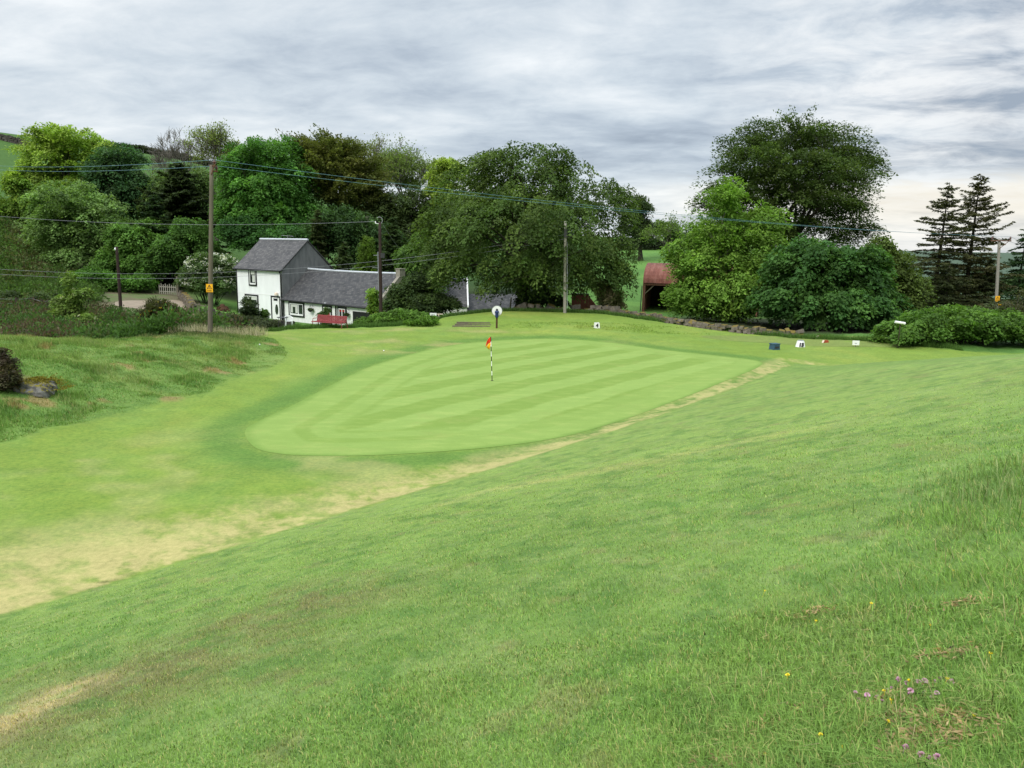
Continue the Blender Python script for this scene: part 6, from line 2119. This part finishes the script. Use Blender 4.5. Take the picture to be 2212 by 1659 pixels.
    x = (936 - 940) / FP * D
    MB().box((x - .26, -.02, z - .1), (x + .24, .02, z + .1)).build('plate', M['plastic'], o)
    MB().box((x + .24, -.02, z + .0), (x + .72, .02, z + .05)).build('arm', M['creammark'], o)
    MB().box((x - .15, -.024, z - .02), (x + .12, -.0205, z + .02)).build('mark', M['steel'], o)
    MB().box((.24, -.03, .25), (.29, .03, z)).build('stake', M['creammark'], o)
    MB().box((.17, -.09, -.05), (.36, .09, .25)).build('foot', M['timber'], o)
    # white tube sign in the juniper
    q = W(1937, 697, 44.6)
    p = ground_at(1937, 44.6)
    o = thing('white_marker_post', 'white tilted marker board standing out of the low juniper mound', 'sign', p)
    zz = q.z - p.z
    MB().tube([(-.3, -.1, zz + .05), (.28, -.1, zz - .03)], .075, 8).build('board', M['plastic'], o)
    MB().tube([(.05, -.02, -.1), (.05, -.02, zz)], .03, 6).build('stake', M['timberdark'], o)
    # golf balls
    for (px, py), lab in (((828.8, 759.5), 'white golf ball on the far rim of the green'), ((561, 746.5), 'white golf ball on the mown bank left of the green')):
        p = G(px, py)
        m = MB().lathe([(.006, -.0), (.018, .004), (.031, .016), (.036, .033), (.031, .05), (.018, .062), (.006, .066)], (0, 0, 0), 12)
        o = m.build('golf_ball', M['plastic'], None, True)
        o.location = (p.x, p.y, p.z + .012)
        tag(o, lab, 'golf ball')


tee_things()


def boulder():
    rng = np.random.RandomState(21)
    p = G(80, 845)
    o = thing('boulder', 'lichened grey rock with a mossy top half buried in the left bank', 'rock', p)
    k = p.y / FP
    nx, ny = 26, 14
    vs = []
    for i in range(ny + 1):
        a = math.pi * i / ny
        for j in range(nx):
            b = 6.2832 * j / nx
            d = np.array([math.sin(a) * math.cos(b), math.sin(a) * math.sin(b), math.cos(a)])
            r = 1 + .30 * (fbm(d[0] * 1.8 + 5 + d[2], d[1] * 1.8 + 2 * d[2], 6, 4) - .5) * 2
            q = np.sign(d) * np.abs(d) ** .75 * r
            vs.append((q[0] * .62, q[1] * .5, q[2] * .34 + .06))
    f = [(i * nx + j, (i + 1) * nx + j, (i + 1) * nx + (j + 1) % nx, i * nx + (j + 1) % nx) for i in range(ny) for j in range(nx)]
    MB().add(vs, f).build('stone', M['rock'], o)
    m = []
    n = 2600
    x = rng.normal(size=n) * .42 + .1; y = rng.normal(size=n) * .25 + .12
    z = .46 - .25 * (x / .62)**2 - .12 * rng.rand(n)
    kk = (fbm(x * 2, y * 2, 8, 3) > .45) & (np.abs(x) < .95)
    c = np.stack([x, y, np.maximum(z, .1)], -1)[kk]
    v, f, cl = leaf_quads(c, rng.normal(size=c.shape), rng.normal(size=c.shape) + [0, 0, 1.2], .06, .04, np.clip(np.array([.20, .17, .03]) * (1 + .25 * rng.normal(size=(len(c), 1))), .01, .5))
    mesh_np('moss', v, [f], M['leaf'], o, cl)


boulder()


def litter():
    rng = np.random.RandomState(33)
    sp = [G(px, py) for px, py in ((1915, 1555), (2010, 1560), (1990, 1590), (2050, 1560), (1975, 1620), (2090, 1590), (1760, 1535), (1930, 1510), (2040, 1420), (2080, 1310), (1750, 1330), (1640, 1580), (1570, 1650))]
    P, C = [], []
    for p in sp:
        n = rng.randint(40, 110)
        q = np.array([p.x, p.y]) + rng.normal(size=(n, 2)) * np.array([.07, .035])
        P.append(np.stack([q[:, 0], q[:, 1], H(q[:, 0], q[:, 1]) + .012 + .022 * rng.rand(n)], -1))
        C.append(np.array([.40, .29, .15]) * (1 + .3 * rng.normal(size=(n, 1))))
    P, C = np.concatenate(P), np.clip(np.concatenate(C), .04, .7)
    v, f, c = leaf_quads(P, rng.normal(size=P.shape) * [1, 1, .3], rng.normal(size=P.shape) * .6 + [0, 0, 1], .03 + .02 * rng.rand(len(P)), .010, C)
    tag(mesh_np('dead_leaf_litter', v, [f], M['leaf'], col=c), 'scraps of dry tan moss and dead grass in the near right rough', 'litter', kind='stuff')


litter()


def flowers():
    rng = np.random.RandomState(31)
    def head(r, k, col, nm):
        m = MB()
        vs, fs = [], []
        for i in range(k):
            a, el = rng.rand() * 6.28, rng.rand() * 1.4
            d = Vector((math.cos(a) * math.cos(el), math.sin(a) * math.cos(el), math.sin(el)))
            s = d.orthogonal().normalized() * r * .35
            b = len(vs)
            vs += [d * r * .2 - s, d * r * .2 + s, d * r + s * .8, d * r - s * .8]
            fs.append((b, b + 1, b + 2, b + 3))
        vs2 = [v + Vector((0, 0, .02)) for v in vs]
        m.add(vs2, fs)
        m.tube([(0, 0, -.06), (.002, 0, .02)], .0009, 4)
        return m
    pk = plain('clover_pink', (.62, .36, .48), .8, .2, .25, 40)
    yl = plain('buttercup_yellow', (.80, .62, .03), .5, .3, .1, 20)
    mp = head(.013, 26, None, '').build('clover_head', pk).data
    my = head(.011, 9, None, '').build('buttercup', yl).data
    for o in list(bpy.data.objects):
        if o.data in (mp, my):
            bpy.data.objects.remove(o)
    PK = [(1867, 1518), (1872, 1522), (1893, 1521), (1902, 1523), (1914, 1505), (1963, 1511), (1966, 1516), (1925, 1497), (1939, 1493), (1958, 1489), (1972, 1489), (1983, 1486), (1990, 1489), (2015, 1484), (2025, 1485), (2046, 1483), (2052, 1486), (2012, 1521), (2022, 1523), (1995, 1509), (1845, 1512), (1850, 1530), (2008, 1655), (2024, 1650), (1985, 1652), (1950, 1640)]
    YL = [(1961, 1494), (1908, 1517), (1860, 1571), (1914, 1580), (1770, 1615), (1820, 1628), (1650, 1643), (2040, 1490), (1926, 1534), (1760, 1350), (1880, 1320), (2010, 1360), (1700, 1480), (2100, 1560), (2140, 1430), (1560, 1590), (1650, 1290), (2060, 1240)]
    for pts, me, nm, lab, grp in ((PK, mp, 'clover_flower', 'small pink clover flower in the long grass low on the right', 'pink clover flowers'), (YL, my, 'buttercup_flower', 'tiny yellow buttercup in the rough grass of the near slope', 'yellow buttercups')):
        for px, py in pts:
            p = G(px, py)
            o = bpy.data.objects.new(nm, me)
            COL.objects.link(o)
            o.location = (p.x, p.y, p.z + .005 + .03 * rng.rand())
            o.rotation_euler = (rng.normal() * .2, rng.normal() * .2, rng.rand() * 6)
            s = .6 + .45 * rng.rand()
            o.scale = (s, s, s)
            tag(o, lab, 'flower', grp)


flowers()
